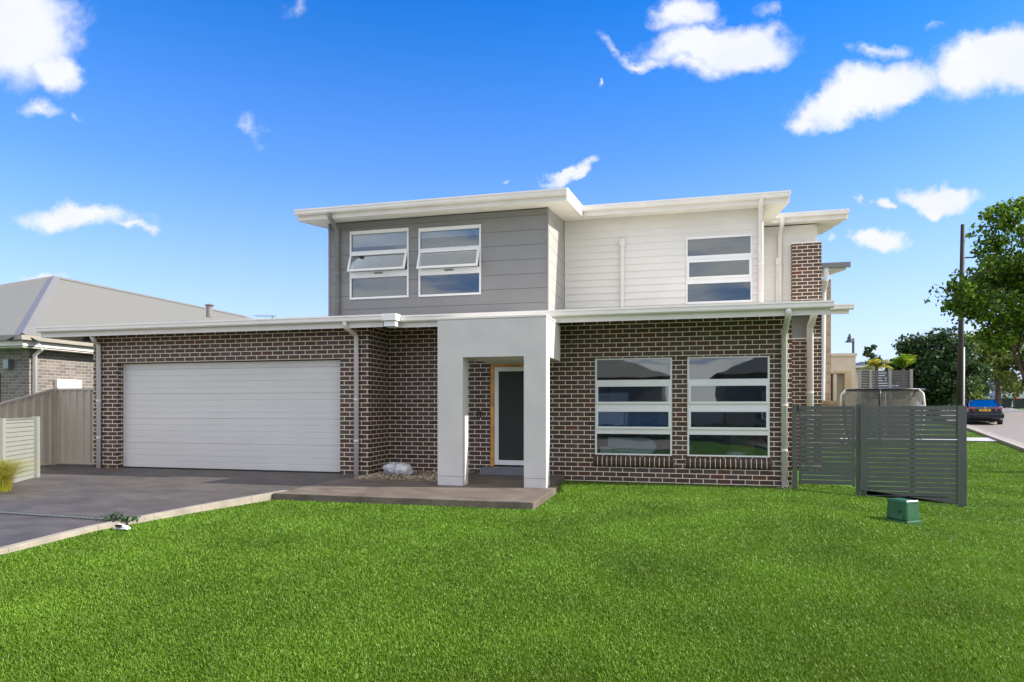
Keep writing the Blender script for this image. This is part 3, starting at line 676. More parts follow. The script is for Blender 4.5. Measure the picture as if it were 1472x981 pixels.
barge(e1, V0, 13.88, 1); barge(e0, V0, 20, -1); barge(e2, 13.93, 16.88, 1); barge(e3, 16.93, 20, 1)
# dark wall on the yard side, behind the fence
DK = 15.9
ku0, ku1 = U(1137, DK), U(1181, DK)
zk = Zz(1150, 488, DK)
mb = MB(); mb.box(uR1-.05, ku1, DK, DK+.23, -.3, zk); mb.box(ku1-.22, ku1, DK+.232, 17.1, -.3, zk); brick(mb)
MB().box(uR1-.05, ku1+.01, DK-.02, DK+.2, zk+.002, zk+.03).build('ledge', M['trim'], H)
mb = MB(); boards(mb, uR1-.05, U(1170, DK), zk+.035, 3.33, DK+.05, .3, 0, .006); mb.build('clad_wall', M['clad_grey'], H)
mb = MB(); mb.box(U(1170, DK)+.003, ku1-.01, DK+.04, DK+.2, zk+.035, 3.33); brick(mb)
# downpipes
def dpipe(pts, r=.045, m='pipe', foot=True, sq=False):
    mb = MB(); mb.tube(pts, r, 14); p = mb.build('downpipe', M[m], H, smooth=True)
    for z in (.25, .55):
        q = Vector(pts[-1])*(1-z)+Vector(pts[-2])*z
        MB().tube([q-Vector((0, 0, .015)), q+Vector((0, 0, .015))], r+.006, 14).build('pipe_clip', M[m], p)
    return p
def elbow(x0, v0, zt, x1, v1, zb, drop=.12, ang=.22):
    pts = [(x0, v0, zt), (x0, v0, zt-drop*.6)]
    for k in range(1, 5):
        t_ = k/5; s_ = t_*t_*(3-2*t_); pts.append((x0+(x1-x0)*s_, v0+(v1-v0)*s_, zt-drop*.6-(ang)*t_))
    pts += [(x1, v1, zt-drop*.6-ang-.02), (x1, v1, zb)]
    return pts
x1 = U(512, DG-.06)
dpipe(elbow(U(497, 11.2), 11.17, LT-.09, x1, DG-.055, .0, ang=.16))
x0 = U(141.5, DG-.06); dpipe([(U(131, 11.3), 11.3, LB+.02), (U(131, 11.3), 11.35, LB-.06), (x0, 11.5, LB-.10), (x0, DG-.055, LB-.17), (x0, DG-.055, .0)])
x1 = U(1127.5, DE-.06); dpipe(elbow(U(1133, 11.4), 11.37, LT-.09, x1, DE-.055, -.12, ang=.26), .05)
MB().box(x1-.13, x1+.07, DE-.22, DE-.06, -.16, -.105).build('pipe_foot', M['concrete'], H)
x1 = U(1164.5, DK-.06); dpipe(elbow(U(1171, 15.25), 15.27, LT+.40, x1, DK-.06, -.1, ang=.25), .07)
x1 = U(1093.5, DR-.08); dpipe(elbow(U(1094, 13.87), 13.87, UT+upz(13.93)-.07, x1, DR-.07, 3.1, ang=.2), .05)
x1 = U(1121, DW-.08); dpipe(elbow(U(1125, 16.87), 16.87, UT+upz(16.93)-.07, x1, DW-.07, 3.1, ang=.22), .055)
x1 = U(485, DB-.06); p = dpipe(elbow(U(473.5, 11.9), 11.9, UT-.07, x1, DB-.055, 3.0, ang=.13), .042, 'clad_grey')
MB().tube([(x1, DB-.055, 3.14), (x1-.01, DB-.08, 3.05), (x1-.05, DB-.22, 3.0)], .046, 12).build('pipe_shoe', M['white'], H, smooth=True)
# vent pipes with square hoods
def ventpipe(x, ytop, ybot, D, wpx):
    u_, zt = P(x, ytop, D); zb = 3.06
    mb = MB(); mb.box(u_-.038, u_+.038, D-.09, D-.012, zb, zt-.16).box(u_-.05, u_+.05, D-.11, D-.012, zt-.16, zt)
    return mb.build('vent_duct', M['clad_cream'], H, bevel=.006)
ventpipe(895, 345, 440, DR, 8); ventpipe(1117.5, 372, 430, DW, 6)
# security camera under the garage eave
uc, zc = P(129, 487, 11.5)
s = MB().tube([(uc, 11.5, zc), (uc+.01, 11.36, zc-.02)], .05, 14).build('security_camera', M['black'], H, smooth=True)
MB().box(uc-.08, uc+.07, 11.42, 11.56, zc+.045, zc+.07).build('camera_bracket', M['white'], s)
# dark rooms behind the glass, floors and back of the shell
rm = MB()
def room(u0, u1, v0, v1, z0, z1, m):
    mb = MB(); t = .03
    mb.box(u0, u1, v1, v1+t, z0, z1).box(u0-t, u0, v0, v1, z0, z1).box(u1, u1+t, v0, v1, z0, z1).box(u0, u1, v0, v1, z0-t, z0).box(u0, u1, v0, v1, z1, z1+t)
    return mb.build('room_lining', m, H)
room(-1.6, uR1-.3, DE+.24, 15.7, 0.02, 2.75, M['room'])
room(bu0+.15, bu1-.1, DB+.05, 16, 3.15, 5.05, M['room'])
room(bu1+.05, ru1-.1, DR+.06, 17.3, 3.2, 5.25, M['room'])
room(d0-.3, d1+.3, DE+.24, 15.7, 0.02, 2.6, M['dark'])
MB().box(uG0, 1.9, 22, 22.2, -.3, 3.2).box(bu0, wu1, 19.9, 20, 3.2, 6.0).build('rear_wall', M['render'], H)

# things inside, on the wide inner sill
SV = DE+.24
MB().box(W1[0]+.05, W1[1]-.05, DE+.13, DE+.14, W1[3]-.715*(W1[3]-W1[2]), W1[3]-.54*(W1[3]-W1[2])).build('blue_board', M['blue'])
tag(bpy.data.objects["blue_board"], 'flat blue sheet filling the third pane of the window nearest the porch', 'board')
shelf = MB().box(-1.5, 1.55, DE+.245, DE+1.1, W1[2]-.10, W1[2]-.02).build('room_shelf', M['dark'], H)
zs = W1[2]-.019
t = thing('bathtub', ((W1[0]+W1[1])/2, SV+.2, zs), 'white rounded tub seen through the bottom pane behind the porch side window', 'tub')
mb = MB(); ub = (W1[0]+W1[1])/2-.05; L = .44; prof = []
for k in range(13):
    a = math.pi*k/12; prof.append((ub+.28*1+.22*math.sin(a)*1.0-.1, zs+.17-.17*math.cos(a)))
mb.prism([(ub-L, zs), (ub-L, zs+.34)]+[(q[0]+.06, q[1]) for q in prof[::-1]], 1, SV, SV+.4)
mb.build('tub_body', M['porcelain'], t, bevel=.02)
MB().box(ub-L-.14, ub-L+.1, SV-.12, SV-.01, zs, zs+.17).build('tub_step', M['porcelain'], t, bevel=.02)
u_, z_ = P(1075, 645, SV)
cbx = MB().box(u_-.28, u_+.12, SV+.1, SV+.4, zs, zs+.24).build('cardboard_box', M['card'], bevel=.004); tag(cbx, 'brown cardboard box inside the window nearest the fence', 'box')
u_, z_ = P(1060, 650, SV)
bs_ = MB().tube([(u_-.02, SV+.0, zs), (u_-.02, SV+.0, zs+.012), (u_-.02, SV+.0, zs+.10), (u_-.02, SV, zs+.108)], [.155, .175, .185, .17], 28).build('round_basin', M['porcelain'], smooth=False)
tag(bs_, 'low round white basin on the inner sill in front of the cardboard box', 'basin')

# ------------------------------------------------------------------ rock
def rock():
    bm = bmesh.new(); bmesh.ops.create_icosphere(bm, subdivisions=4, radius=1)
    from mathutils import noise
    for v in bm.verts:
        c = v.co.copy(); d = noise.noise(c*1.3)*.28+abs(noise.noise(c*3))*.16+noise.noise(c*8)*.05
        v.co = c*(1+d); v.co.x *= .30; v.co.y *= .17; v.co.z *= .14
        if v.co.z < -.08: v.co.z = -.08
    me = bpy.data.meshes.new('garden_rock'); bm.to_mesh(me); bm.free(); me.materials.append(M['rock'])
    o = link('garden_rock', me, smooth=True); return o
o = rock(); ur_, zr_ = P(574, 674, 11.75); o.location = (ur_, 11.75, .10)
tag(o, 'pale grey-white rock lying on the pebbles in the corner by the garage wall', 'rock')

# ------------------------------------------------------------------ slat gate and slat fence panel
FD = 12.40
def slats(mb, u0, u1, zt, nrow, pitch, sh, D, th=.018):
    for i in range(nrow):
        z = zt-i*pitch; mb.box(u0, u1, D, D+th, z-sh, z)
ft = CAMZ+.012
pitch, sh = .0795, .0690
gx0, gx1 = U(1149, FD), U(1229, FD)
t = thing('slat_gate', (gx0, FD, -.1), 'narrow dark green-grey horizontal slat gate beside the house corner', 'gate')
mb = MB(); slats(mb, gx0, gx1, ft, 17, pitch, sh, FD)
mb.build('slat_panel', M['fence'], t, bevel=.002)
MB().box(gx0-.0, gx0+.03, FD+.02, FD+.045, -.04, ft).build('gate_stile', M['fence'], t)
MB().box(gx1-.03, gx1-.0, FD+.02, FD+.045, -.06, ft).build('gate_stile', M['fence'], t)
MB().tube([(gx0-.02, FD-.02, ft-.1), (gx0-.02, FD-.02, ft+.0)], .018, 10).build('hinge', M['black'], t)
gp0 = U(1140, FD)
pl = thing('gate_post', (gp0, FD, -.1), 'square dark green-grey post against the house corner carrying the gate', 'post')
MB().box(gp0-.005, gp0+.065, FD-.025, FD+.05, -.2, ft+.01).build('post_body', M['fence'], pl, bevel=.004)
MB().box(gp0-.01, gp0+.07, FD-.03, FD+.055, ft+.012, ft+.03).build('post_cap', M['fence'], pl, bevel=.006)
t = thing('slat_fence', (U(1233, FD), FD, -.2), 'wide dark green-grey horizontal slat fence panel standing on the lawn', 'fence')
px0, px1, sx0, sx1 = U(1231.5, FD), U(1236.5, FD), U(1237, FD-.02), U(1389, FD)
st0, st1 = sx0+.10, sx1-.13
mb = MB(); slats(mb, st0-.005, st1+.005, ft, 19, pitch, sh, FD)
zb = ft-19*pitch
mb.hexa([(st0, FD, gz(st0, FD)+.10), (st1, FD, gz(st1, FD)+.04), (st1, FD+.018, gz(st1, FD)+.04), (st0, FD+.018, gz(st0, FD)+.10), (st0, FD, zb), (st1, FD, zb), (st1, FD+.018, zb), (st0, FD+.018, zb)])
mb.build('slat_panel', M['fence'], t, bevel=.002)
MB().box(sx0+.003, st0+.003, FD-.022, FD-.003, -.12, ft+.006).build('stile', M['fence'], t, bevel=.003)
MB().box(st1-.003, sx1, FD-.022, FD-.003, -.32, ft+.006).build('stile', M['fence'], t, bevel=.003)
for q in (px0-.0, sx0+.03, st1+.04, (st0+st1)/2):
    MB().box(q, q+.06, FD+.022, FD+.08, -.4, ft-.02 if q > px0+.2 else ft+.03).build('post', M['fence'], t)

# ------------------------------------------------------------------ green pit box
def pitbox():
    v0 = 9.55; u0, _ = P(1298, 760, v0); g = gz(u0, v0)
    t = thing('service_box', (u0, v0, g), 'small green plastic service box standing alone on the lawn', 'box')
    R = Matrix.Translation((u0, v0, g)) @ Matrix.Rotation(math.radians(-54), 4, 'Z') @ Matrix.Scale(.90, 4)
    def frus(w0, w1, z0, z1, d0_, d1_):
        return [R @ Vector(p) for p in [(-w0, -d0_, z0), (w0, -d0_, z0), (w0, d0_, z0), (-w0, d0_, z0), (-w1, -d1_, z1), (w1, -d1_, z1), (w1, d1_, z1), (-w1, d1_, z1)]]
    mb = MB(); mb.hexa(frus(.168, .150, .04, .315, .14, .125)); mb.build('box_body', M['greenbox'], t, bevel=.02)
    mb = MB(); mb.hexa(frus(.182, .178, -.03, .045, .155, .15)); mb.build('box_flange', M['greenbox'], t, bevel=.008)
    mb = MB(); mb.hexa(frus(.158, .146, .285, .33, .133, .12)); mb.build('box_lid', M['greenbox'], t, bevel=.010)
    mb = MB(); mb.tube([R @ Vector((.05, -.139, .17)), R @ Vector((.05, -.150, .17))], .014, 12); mb.build('lock', M['black'], t)
    mb = MB(); mb.hexa([R @ Vector(p) for p in [(-.1, -.146, .06), (.1, -.146, .06), (.1, -.140, .06), (-.1, -.140, .06), (-.095, -.1395, .12), (.095, -.1395, .12), (.095, -.13, .12), (-.095, -.13, .12)]]); mb.build('grip', M['greenbox'], t)
pitbox()

# ------------------------------------------------------------------ left: tin fence, slat screen, drain grate, neighbour house
def tinpanel(t, p0, p1, zt0, zt1, zb0, zb1):
    # trapezoid-ribbed sheet between two points
    p0, p1 = Vector(p0), Vector(p1); d = p1-p0; L = d.length; d.normalize(); nrm = Vector((d.y, -d.x, 0))
    n = max(1, round(L/.19)); mb = MB(); pts = []
    for i in range(n):
        a = i*L/n; w = L/n
        pts += [(a, 0), (a+w*.5, 0), (a+w*.62, .032), (a+w*.88, .032)]
    pts.append((L, 0))
    for (a, x), (b, y) in zip(pts, pts[1:]):
        A = p0+d*a+nrm*x; B = p0+d*b+nrm*y; ta = zt0+(zt1-zt0)*a/L; tb = zt0+(zt1-zt0)*b/L; ba = zb0+(zb1-zb0)*a/L; bb = zb0+(zb1-zb0)*b/L
        mb.quad((A.x, A.y, ba), (B.x, B.y, bb), (B.x, B.y, tb), (A.x, A.y, ta))
    mb.build('sheet', M['tinfence'], t)
    for (za, zb_) in ((zt0, zt1), (zb0, zb1)):
        r = MB()
        q = []
        for (pp, z) in ((p0, za), (p1, zb_)):
            for s_ in (-.02, .045): q.append((pp+nrm*s_, z))
        r.hexa([tuple(q[0][0].xy)+(q[0][1]-.03,), tuple(q[1][0].xy)+(q[1][1]-.03,), tuple(q[3][0].xy)+(q[3][1]-.03,), tuple(q[2][0].xy)+(q[2][1]-.03,),
                tuple(q[0][0].xy)+(q[0][1]+.015,), tuple(q[1][0].xy)+(q[1][1]+.015,), tuple(q[3][0].xy)+(q[3][1]+.015,), tuple(q[2][0].xy)+(q[2][1]+.015,)])
        r.build('rail', M['tinfence'], t)
TD = 12.0
c0 = U(82, TD); c1 = uG0-.02
zt = Zz(100, 559.5, TD)
t = thing('metal_fence', (c0, TD, 0), 'ribbed beige metal fence panel joining the garage wall', 'fence')
tinpanel(t, (c0, TD, 0), (c1, TD, 0), zt, zt, .06, .06)
MB().box(c0-.05, c0+.01, TD-.06, TD+.02, 0, zt+.03).build('post', M['tinfence'], t)
t = thing('boundary_fence', (c0-.06, TD, 0), 'ribbed beige metal boundary fence with raked top running towards the street', 'fence')
tinpanel(t, (c0-.06, 9.2, 0), (c0-.06, TD-.05, 0), zt-.75, zt, -.0, .05)
# sage slat screen
A = Vector((-11.42, 9.82, 0)); dd = Vector((.51, -.86, 0)).normalized(); dd = -dd
dd = Vector((-.51*0+.51, -.86, 0)).normalized()
t = thing('slat_screen', (A.x, A.y, 0), 'short pale sage green slatted screen standing at the left of the driveway', 'screen')
A = A+Vector((-.12, 0, 0)); B = A+dd*1.42; Bp = B
nrm = Vector((dd.y, -dd.x, 0))
def board3(mb, pa, pb, z0, z1, y0, y1):
    q = []
    for z in (z0, z1):
        for (pp, s_) in ((pa, y0), (pb, y0), (pb, y1), (pa, y1)): q.append((pp.x+nrm.x*s_, pp.y+nrm.y*s_, z))
    mb.hexa(q)
mb = MB(); zt2 = 1.10
for i in range(14): board3(mb, A+dd*.1, B-dd*.12, zt2-.008-i*.079-.068, zt2-.008-i*.079, 0, .02)
board3(mb, A+dd*.1, B-dd*.12, zt2-.04, zt2, .0, .024)
mb.build('slat_panel', M['sage'], t, bevel=.002)
mb = MB(); board3(mb, A-dd*.02, A+dd*.1, -.02, zt2+.02, -.06, .04); mb.build('post', M['sage'], t, bevel=.003)
mb = MB(); board3(mb, B-dd*.12, B, -.06, zt2+.01, -.02, .04); mb.build('post', M['sage'], t, bevel=.003)
mb = MB(); board3(mb, A+dd*.2, B-dd*.3, zt2-.094, zt2-.088, .0205, .0225); mb.build('red_tape', M['tape'], t)
# ornamental grass
def tuft(name, c, n, h, spread, m, wd=.006, label='', cat='plant', seed=1):
    r = random.Random(seed); V = []; Fq = []; ls = []
    for i in range(n):
        a = r.uniform(0, 6.283); R0 = r.uniform(0, spread*.55); s = r.uniform(.5, 1); hh = h*r.uniform(.55, 1); out = spread*s
        ca, sa = math.cos(a), math.sin(a); px_, py_ = c[0]+ca*R0, c[1]+sa*R0; w_ = wd*r.uniform(.6, 1.3)
        b = len(V); K = 5
        for k in range(K):
            t_ = k/(K-1); z = c[2]+hh*(1.0-(1-t_)**2*1-.0) if False else c[2]+hh*math.sin(min(1, t_*1.15)*math.pi/2*1.35)
            x = px_+ca*out*t_**1.7; y = py_+sa*out*t_**1.7; ww = w_*(1-t_*.9)
            V += [(x-sa*ww, y+ca*ww, z), (x+sa*ww, y-ca*ww, z)]
        for k in range(K-1): ls.append(len(Fq)); Fq += [b+2*k, b+2*k+1, b+2*k+3, b+2*k+2]
    o = npmesh(name, np.array(V), np.array(Fq), np.array(ls), m); tag(o, label, cat); return o
tuft('ornamental_grass', (-10.5, 8.1, -.02), 3200, .50, .62, M['leaf_yellow'], .003, 'yellow-green ornamental grass clump at the left of the driveway', 'plant', 5)
# drain grate
mb = MB(); g0, g1 = Vector((-13.5, 6.95, 0)), Vector((-6.62, 6.62, 0))
n = 90
for i in range(n):
    a = g0+(g1-g0)*(i/n); b_ = g0+(g1-g0)*((i+.5)/n); z = drz(0, a.y)+.004
    mb.hexa([(a.x, a.y-.05, z), (b_.x, b_.y-.05, z), (b_.x, b_.y+.05, z), (a.x, a.y+.05, z), (a.x, a.y-.05, z+.008), (b_.x, b_.y-.05, z+.008), (b_.x, b_.y+.05, z+.008), (a.x, a.y+.05, z+.008)])
for s_ in (-.06, .055):
    z = drz(0, 6.8)
    mb.hexa([(g0.x, g0.y+s_, drz(0, g0.y)+.002), (g1.x, g1.y+s_, drz(0, g1.y)+.002), (g1.x, g1.y+s_+.012, drz(0, g1.y)+.002), (g0.x, g0.y+s_+.012, drz(0, g0.y)+.002),
             (g0.x, g0.y+s_, drz(0, g0.y)+.014), (g1.x, g1.y+s_, drz(0, g1.y)+.014), (g1.x, g1.y+s_+.012, drz(0, g1.y)+.014), (g0.x, g0.y+s_+.012, drz(0, g0.y)+.014)])
o = mb.build('drain_grate', mat('galvanised', (.16, .17, .16), .5, metal=.5)); tag(o, 'long narrow metal drain grate across the driveway', 'drain')
# drain cap and weeds where grate meets the lawn
cu, cv = -6.28, 6.42; cz = gz(cu, cv)
SP = thing('pipe_spreader', (cu, cv, cz), 'small white plastic spreader lying at the lawn edge by the grate', 'spreader')
MB().hexa([(cu-.13, cv-.06, cz+.02), (cu+.13, cv-.05, cz+.02), (cu+.11, cv+.06, cz+.02), (cu-.13, cv+.07, cz+.02), (cu-.1, cv-.04, cz+.09), (cu+.1, cv-.03, cz+.06), (cu+.08, cv+.04, cz+.06), (cu-.1, cv+.05, cz+.09)]).build('cap_body', M['white'], SP, bevel=.01)
MB().box(cu-.07, cu+.03, cv-.07, cv-.04, cz+.05, cz+.09).build('opening', M['black'], SP); SP.scale = (.75, .75, .8)
def leaves(name, C, size, m, parent=None, aspect=.55, nrmup=.3):
    n = len(C); d = RNG.normal(size=(n, 3)); d /= np.linalg.norm(d, axis=1)[:, None]
    e = RNG.normal(size=(n, 3)); e[:, 2] *= (1-nrmup); e -= d*(e*d).sum(1)[:, None]; e /= np.linalg.norm(e, axis=1)[:, None]
    s = size*(.6+.8*RNG.random(n))[:, None]
    V = np.empty((n, 6, 3)); V[:, 0] = C-d*s; V[:, 1] = C-d*s*.35+e*s*aspect; V[:, 2] = C+d*s*.4+e*s*aspect*.85; V[:, 3] = C+d*s; V[:, 4] = C+d*s*.4-e*s*aspect*.85; V[:, 5] = C-d*s*.35-e*s*aspect
    fl = (np.arange(n)[:, None]*6+np.arange(6)[None]).ravel()
    return npmesh(name, V.reshape(-1, 3), fl, np.arange(n)*6, m, parent)
C = np.stack([RNG.normal(-6.5, .12, 110), RNG.normal(6.60, .05, 110), drz(0, 6.6)+np.abs(RNG.normal(0, .035, 110))], 1)
o = leaves('weeds', C, .022, M['leaf_dark']); tag(o, 'small dark weeds growing at the end of the drain grate', 'weed')
# neighbour house
N = thing('neighbour_house', (-18, 16, .1), 'single storey neighbouring house with grey brick walls and a pale hipped metal roof', 'house')
ex, ey, ez = -16.3, 13.5, 3.13
nx0 = -31.7; ax = 7.7
Ap = (ex-ax, ey+ax, ez+3.3); Ap2 = (ex-ax, ey+19.5, ez+3.3); Bk = ey+19.5+ax
r_ = MB(); r_.quad((nx0, ey, ez), (ex, ey, ez), Ap); r_.build('roof', M['nroof_x'], N)
r_ = MB(); r_.quad((ex, ey, ez), (ex, Bk, ez), Ap2, Ap); r_.quad((nx0, Bk, ez), (nx0, ey, ez), Ap, Ap2); r_.build('roof', M['nroof_y'], N)
r_ = MB(); r_.quad((ex, Bk, ez), (nx0, Bk, ez), Ap2); r_.build('roof', M['nroof_x'], N)
def cap(p, q, w, m, nm='ridge_cap'):
    p, q = Vector(p), Vector(q); d = (q-p).normalized(); s_ = d.cross(Vector((0, 0, 1))).normalized()*w; up = Vector((0, 0, .035)); dn = Vector((0, 0, -.10*w/.2))
    mb = MB(); mb.quad(p+s_+dn+up, p+up*1.6, q+up*1.6, q+s_+dn+up); mb.quad(p+up*1.6, p-s_+dn+up, q-s_+dn+up, q+up*1.6); return mb.build(nm, m, N)
cap((ex, ey, ez-.02), (Ap[0], Ap[1], Ap[2]-.02), .38, M['darkroof'], 'hip_flashing'); cap((ex, ey, ez), Ap, .3, mat('ridge_metal', (.22, .20, .16), .4)); cap(Ap, Ap2, .2, mat('ridge_metal', (.22, .20, .16), .4)); cap((nx0, ey, ez), Ap, .2, mat('ridge_metal', (.22, .20, .16), .4)); cap((ex, Bk, ez), Ap2, .2, mat('ridge_metal', (.22, .20, .16), .4))
M['ngut'] = mat('neighbour_gutter', (.20, .195, .18), .4)
MB().box(nx0, ex, ey-.12, ey, ez-.13, ez+.0).build('gutter', M['ngut'], N)
MB().box(ex, ex+.12, ey-.12, Bk, ez-.12, ez+.0).build('gutter', mat('gutter_beige', (.30, .28, .22), .5), N)
MB().box(nx0, ex-.002, ey+.01, ey+.03, ez-.26, ez-.135).build('fascia', M['trim'], N)
MB().box(ex-.03, ex-.005, ey+.032, Bk, ez-.26, ez-.125).build('fascia', M['trim'], N)
MB().box(nx0, ex-.04, ey+.04, Bk, ez-.3, ez-.28).build('soffit', M['soffit'], N)
wx, wy = ex-.38, ey+.5
mb = MB(); mb.box(-22.4, wx, wy, wy+.2, -.1, ez-.302).box(-31, -22.4, wy, wy+.2, 2.2, ez-.302); mb.build('brick_wall', M['greybrick'], N)
mb = MB(); mb.box(wx-.2, wx, wy+.202, Bk-.5, -.1, ez-.302); mb.build('brick_wall', M['greybrick'], N)
u_ = U(4, wy+.1); MB().box(-22.4, u_+.0, wy-.02, wy+.1, 0, 2.2).build('garage_door', mat('terracotta_door', (.24, .09, .05), .5), N)
MB().box(u_-.0, u_+.05, wy-.03, wy+.1, 0, 2.2).build('door_frame', mat('terracotta_trim', (.2, .08, .05), .5), N)
dpm = MB().tube([(ex+.02, ey+.35, ez-.1), (ex-.1, wy+.1, ez-.32), (wx+.05, wy+.12, ez-.45), (wx+.05, wy+.12, 0)], .055, 12).build('downpipe', M['pipe'], N, smooth=True)
uu, zz_ = P(16, 524, wy)
MB().box(uu-.09, uu+.09, wy-.16, wy, zz_-.13, zz_+.13).build('wall_lamp', mat('lamp_steel', (.22, .26, .28), .35, metal=.6), N, bevel=.01)
# meter / air conditioner on the side wall, seen above the fence
MB().box(wx, wx+.12, wy+.72, wy+1.5, 1.35, 2.06).build('air_conditioner', M['white'], N, bevel=.01)
MB().tube([(wx+.05, wy+4.2, ez-.3), (wx+.05, wy+4.2, 1.0)], .04, 8).build('downpipe', M['pipe'], N)
u_, z_ = P(301, 441, 24.5); MB().tube([(u_, 24.5, z_-.45), (u_, 24.5, z_-.02), (u_, 24.5, z_+.06), (u_, 24.5, z_+.12)], [.13, .13, .2, .05], 14).build('roof_vent', M['ngut'], N)
# TV aerial behind the garage roof
u_, z_ = P(380, 455, 26)
t = thing('tv_aerial', (u_, 26, 2), 'thin television aerial rising behind the garage roof', 'aerial')
MB().tube([(u_+.4, 26, 1.5), (u_+.4, 26, z_+.02)], .02, 6).build('mast', M['ngut'], t)
mb = MB(); mb.tube([(u_-.5, 26, z_+.03), (u_+.6, 26, z_-.02)], .014, 6)
for k in range(6): mb.tube([(u_-.45+k*.18, 25.75, z_+.03), (u_-.45+k*.18, 26.25, z_+.03)], .008, 5)
mb.build('boom', M['ngut'], t)

# ------------------------------------------------------------------ beyond the fence
# tan brick house
T = thing('tan_brick_house', (4, 27, .3), 'two storey tan brick house standing behind the dark brick one', 'house')
DT = 26.5; tu1 = U(1194.5, DT); tz = Zz(1190, 402, DT)
MB().box(-2, tu1, DT, 34, -.2, tz).build('brick_wall', M['tanbrick'], T)
uo = U(1221.5, 26)
mb = MB(); z0_ = Zz(1200, 389, 26); mb.prism([(26, z0_), (26, z0_+.12), (34, z0_+1.1), (34, z0_+.98)], 0, -2.5, uo-.12); mb.build('roof', M['soffit'], T)
MB().box(-2.5, uo, 25.86, 25.98, z0_+.08, z0_+.26).build('gutter', M['ngut'], T)
MB().tube([(U(1185, 26.3), 26.3, tz), (U(1182.8, 26.3), 26.38, -.1+.3)], .07, 8).build('downpipe', M['white'], T)
MB().tube([(U(1187.5, 25.95), 25.95, z0_+.1), (U(1187.5, 25.95), 25.95, z0_-.35), (U(1184, 26.2), 26.3, z0_-.7)], .09, 8).build('downpipe', M['trim'], T)
# paling fence
PD = 21.0; q0, q1 = U(1176, PD), U(1204, PD); z1_ = Zz(1190, 575, PD)
mb = MB(); k = q0
while k < q1: mb.box(k, k+.095, PD, PD+.02, .0, z1_-(k-q0)/(q1-q0)*.09); k += .1
o = thing('paling_fence', (q0, PD, 0), 'short brown timber paling fence behind the slat gate', 'fence'); mb.build('palings', M['paling'], o)
MB().box(q0, q1+.02, PD-.03, PD-.002, z1_-.12, z1_-.03).build('rail', M['paling'], o)
# cream block
CD = 36
K = thing('cream_building', (U(1212, CD), CD, .4), 'cream rendered flat-roofed outbuilding with a recessed doorway', 'outbuilding')
ca, cb_ = 3.0, U(1230, CD); ct = Zz(1230, 512, CD); dA, dB_ = U(1203, CD), U(1214, CD); dt = Zz(1210, 537, CD)
mb = MB(); wall_cells(mb, ca, cb_, 0, ct, CD, .25, [(U(1192, CD), U(1198, CD), 0, dt), (dA, dB_, 0, dt)]); mb.box(ca, cb_, 42, 42.2, 0, ct).box(cb_-.2, cb_, CD+.25, 42, 0, ct).box(ca, cb_-.2, CD+.25, 42, ct-.3, ct-.1)
mb.build('rendered_wall', M['creamwall'], K)
MB().box(ca, cb_+.06, CD-.06, CD+.3, ct+.002, ct+.14).build('coping', M['creamwall'], K)
MB().box(dA-.12, dB_+.3, CD-.05, CD-.002, dt, dt+.12).box(dB_+.002, dB_+.3, CD-.05, CD-.002, .2, dt-.002).build('door_surround', mat('surround', (.58, .47, .30), .8), K)
MB().box(dA, dB_, CD+.3, CD+.34, 0, dt).build('door', mat('pale_door', (.50, .47, .38), .6), K)
MB().box(U(1190, CD), U(1199, CD), CD+.27, CD+.3, 0, dt).build('window', M['darkroof'], K)
# bell street lamp
LD = 46; lu, lz = P(1226.5, 487, LD)
o = thing('bell_street_lamp', (lu, LD, .7), 'dark bell-shaped street lamp rising behind the cream outbuilding', 'street lamp')
MB().tube([(lu, LD, .7), (lu, LD, lz)], .07, 8).build('pole', M['darkroof'], o)
MB().tube([(lu, LD, lz-.05), (lu-.35, LD, lz+.05)], .04, 6).build('arm', M['darkroof'], o)
MB().tube([(lu-.2, LD, lz+.3), (lu-.2, LD, lz+.1), (lu-.2, LD, lz-.1), (lu-.2, LD, lz-.22)], [.05, .10, .16, .30], 12).build('lamp_shade', M['darkroof'], o)
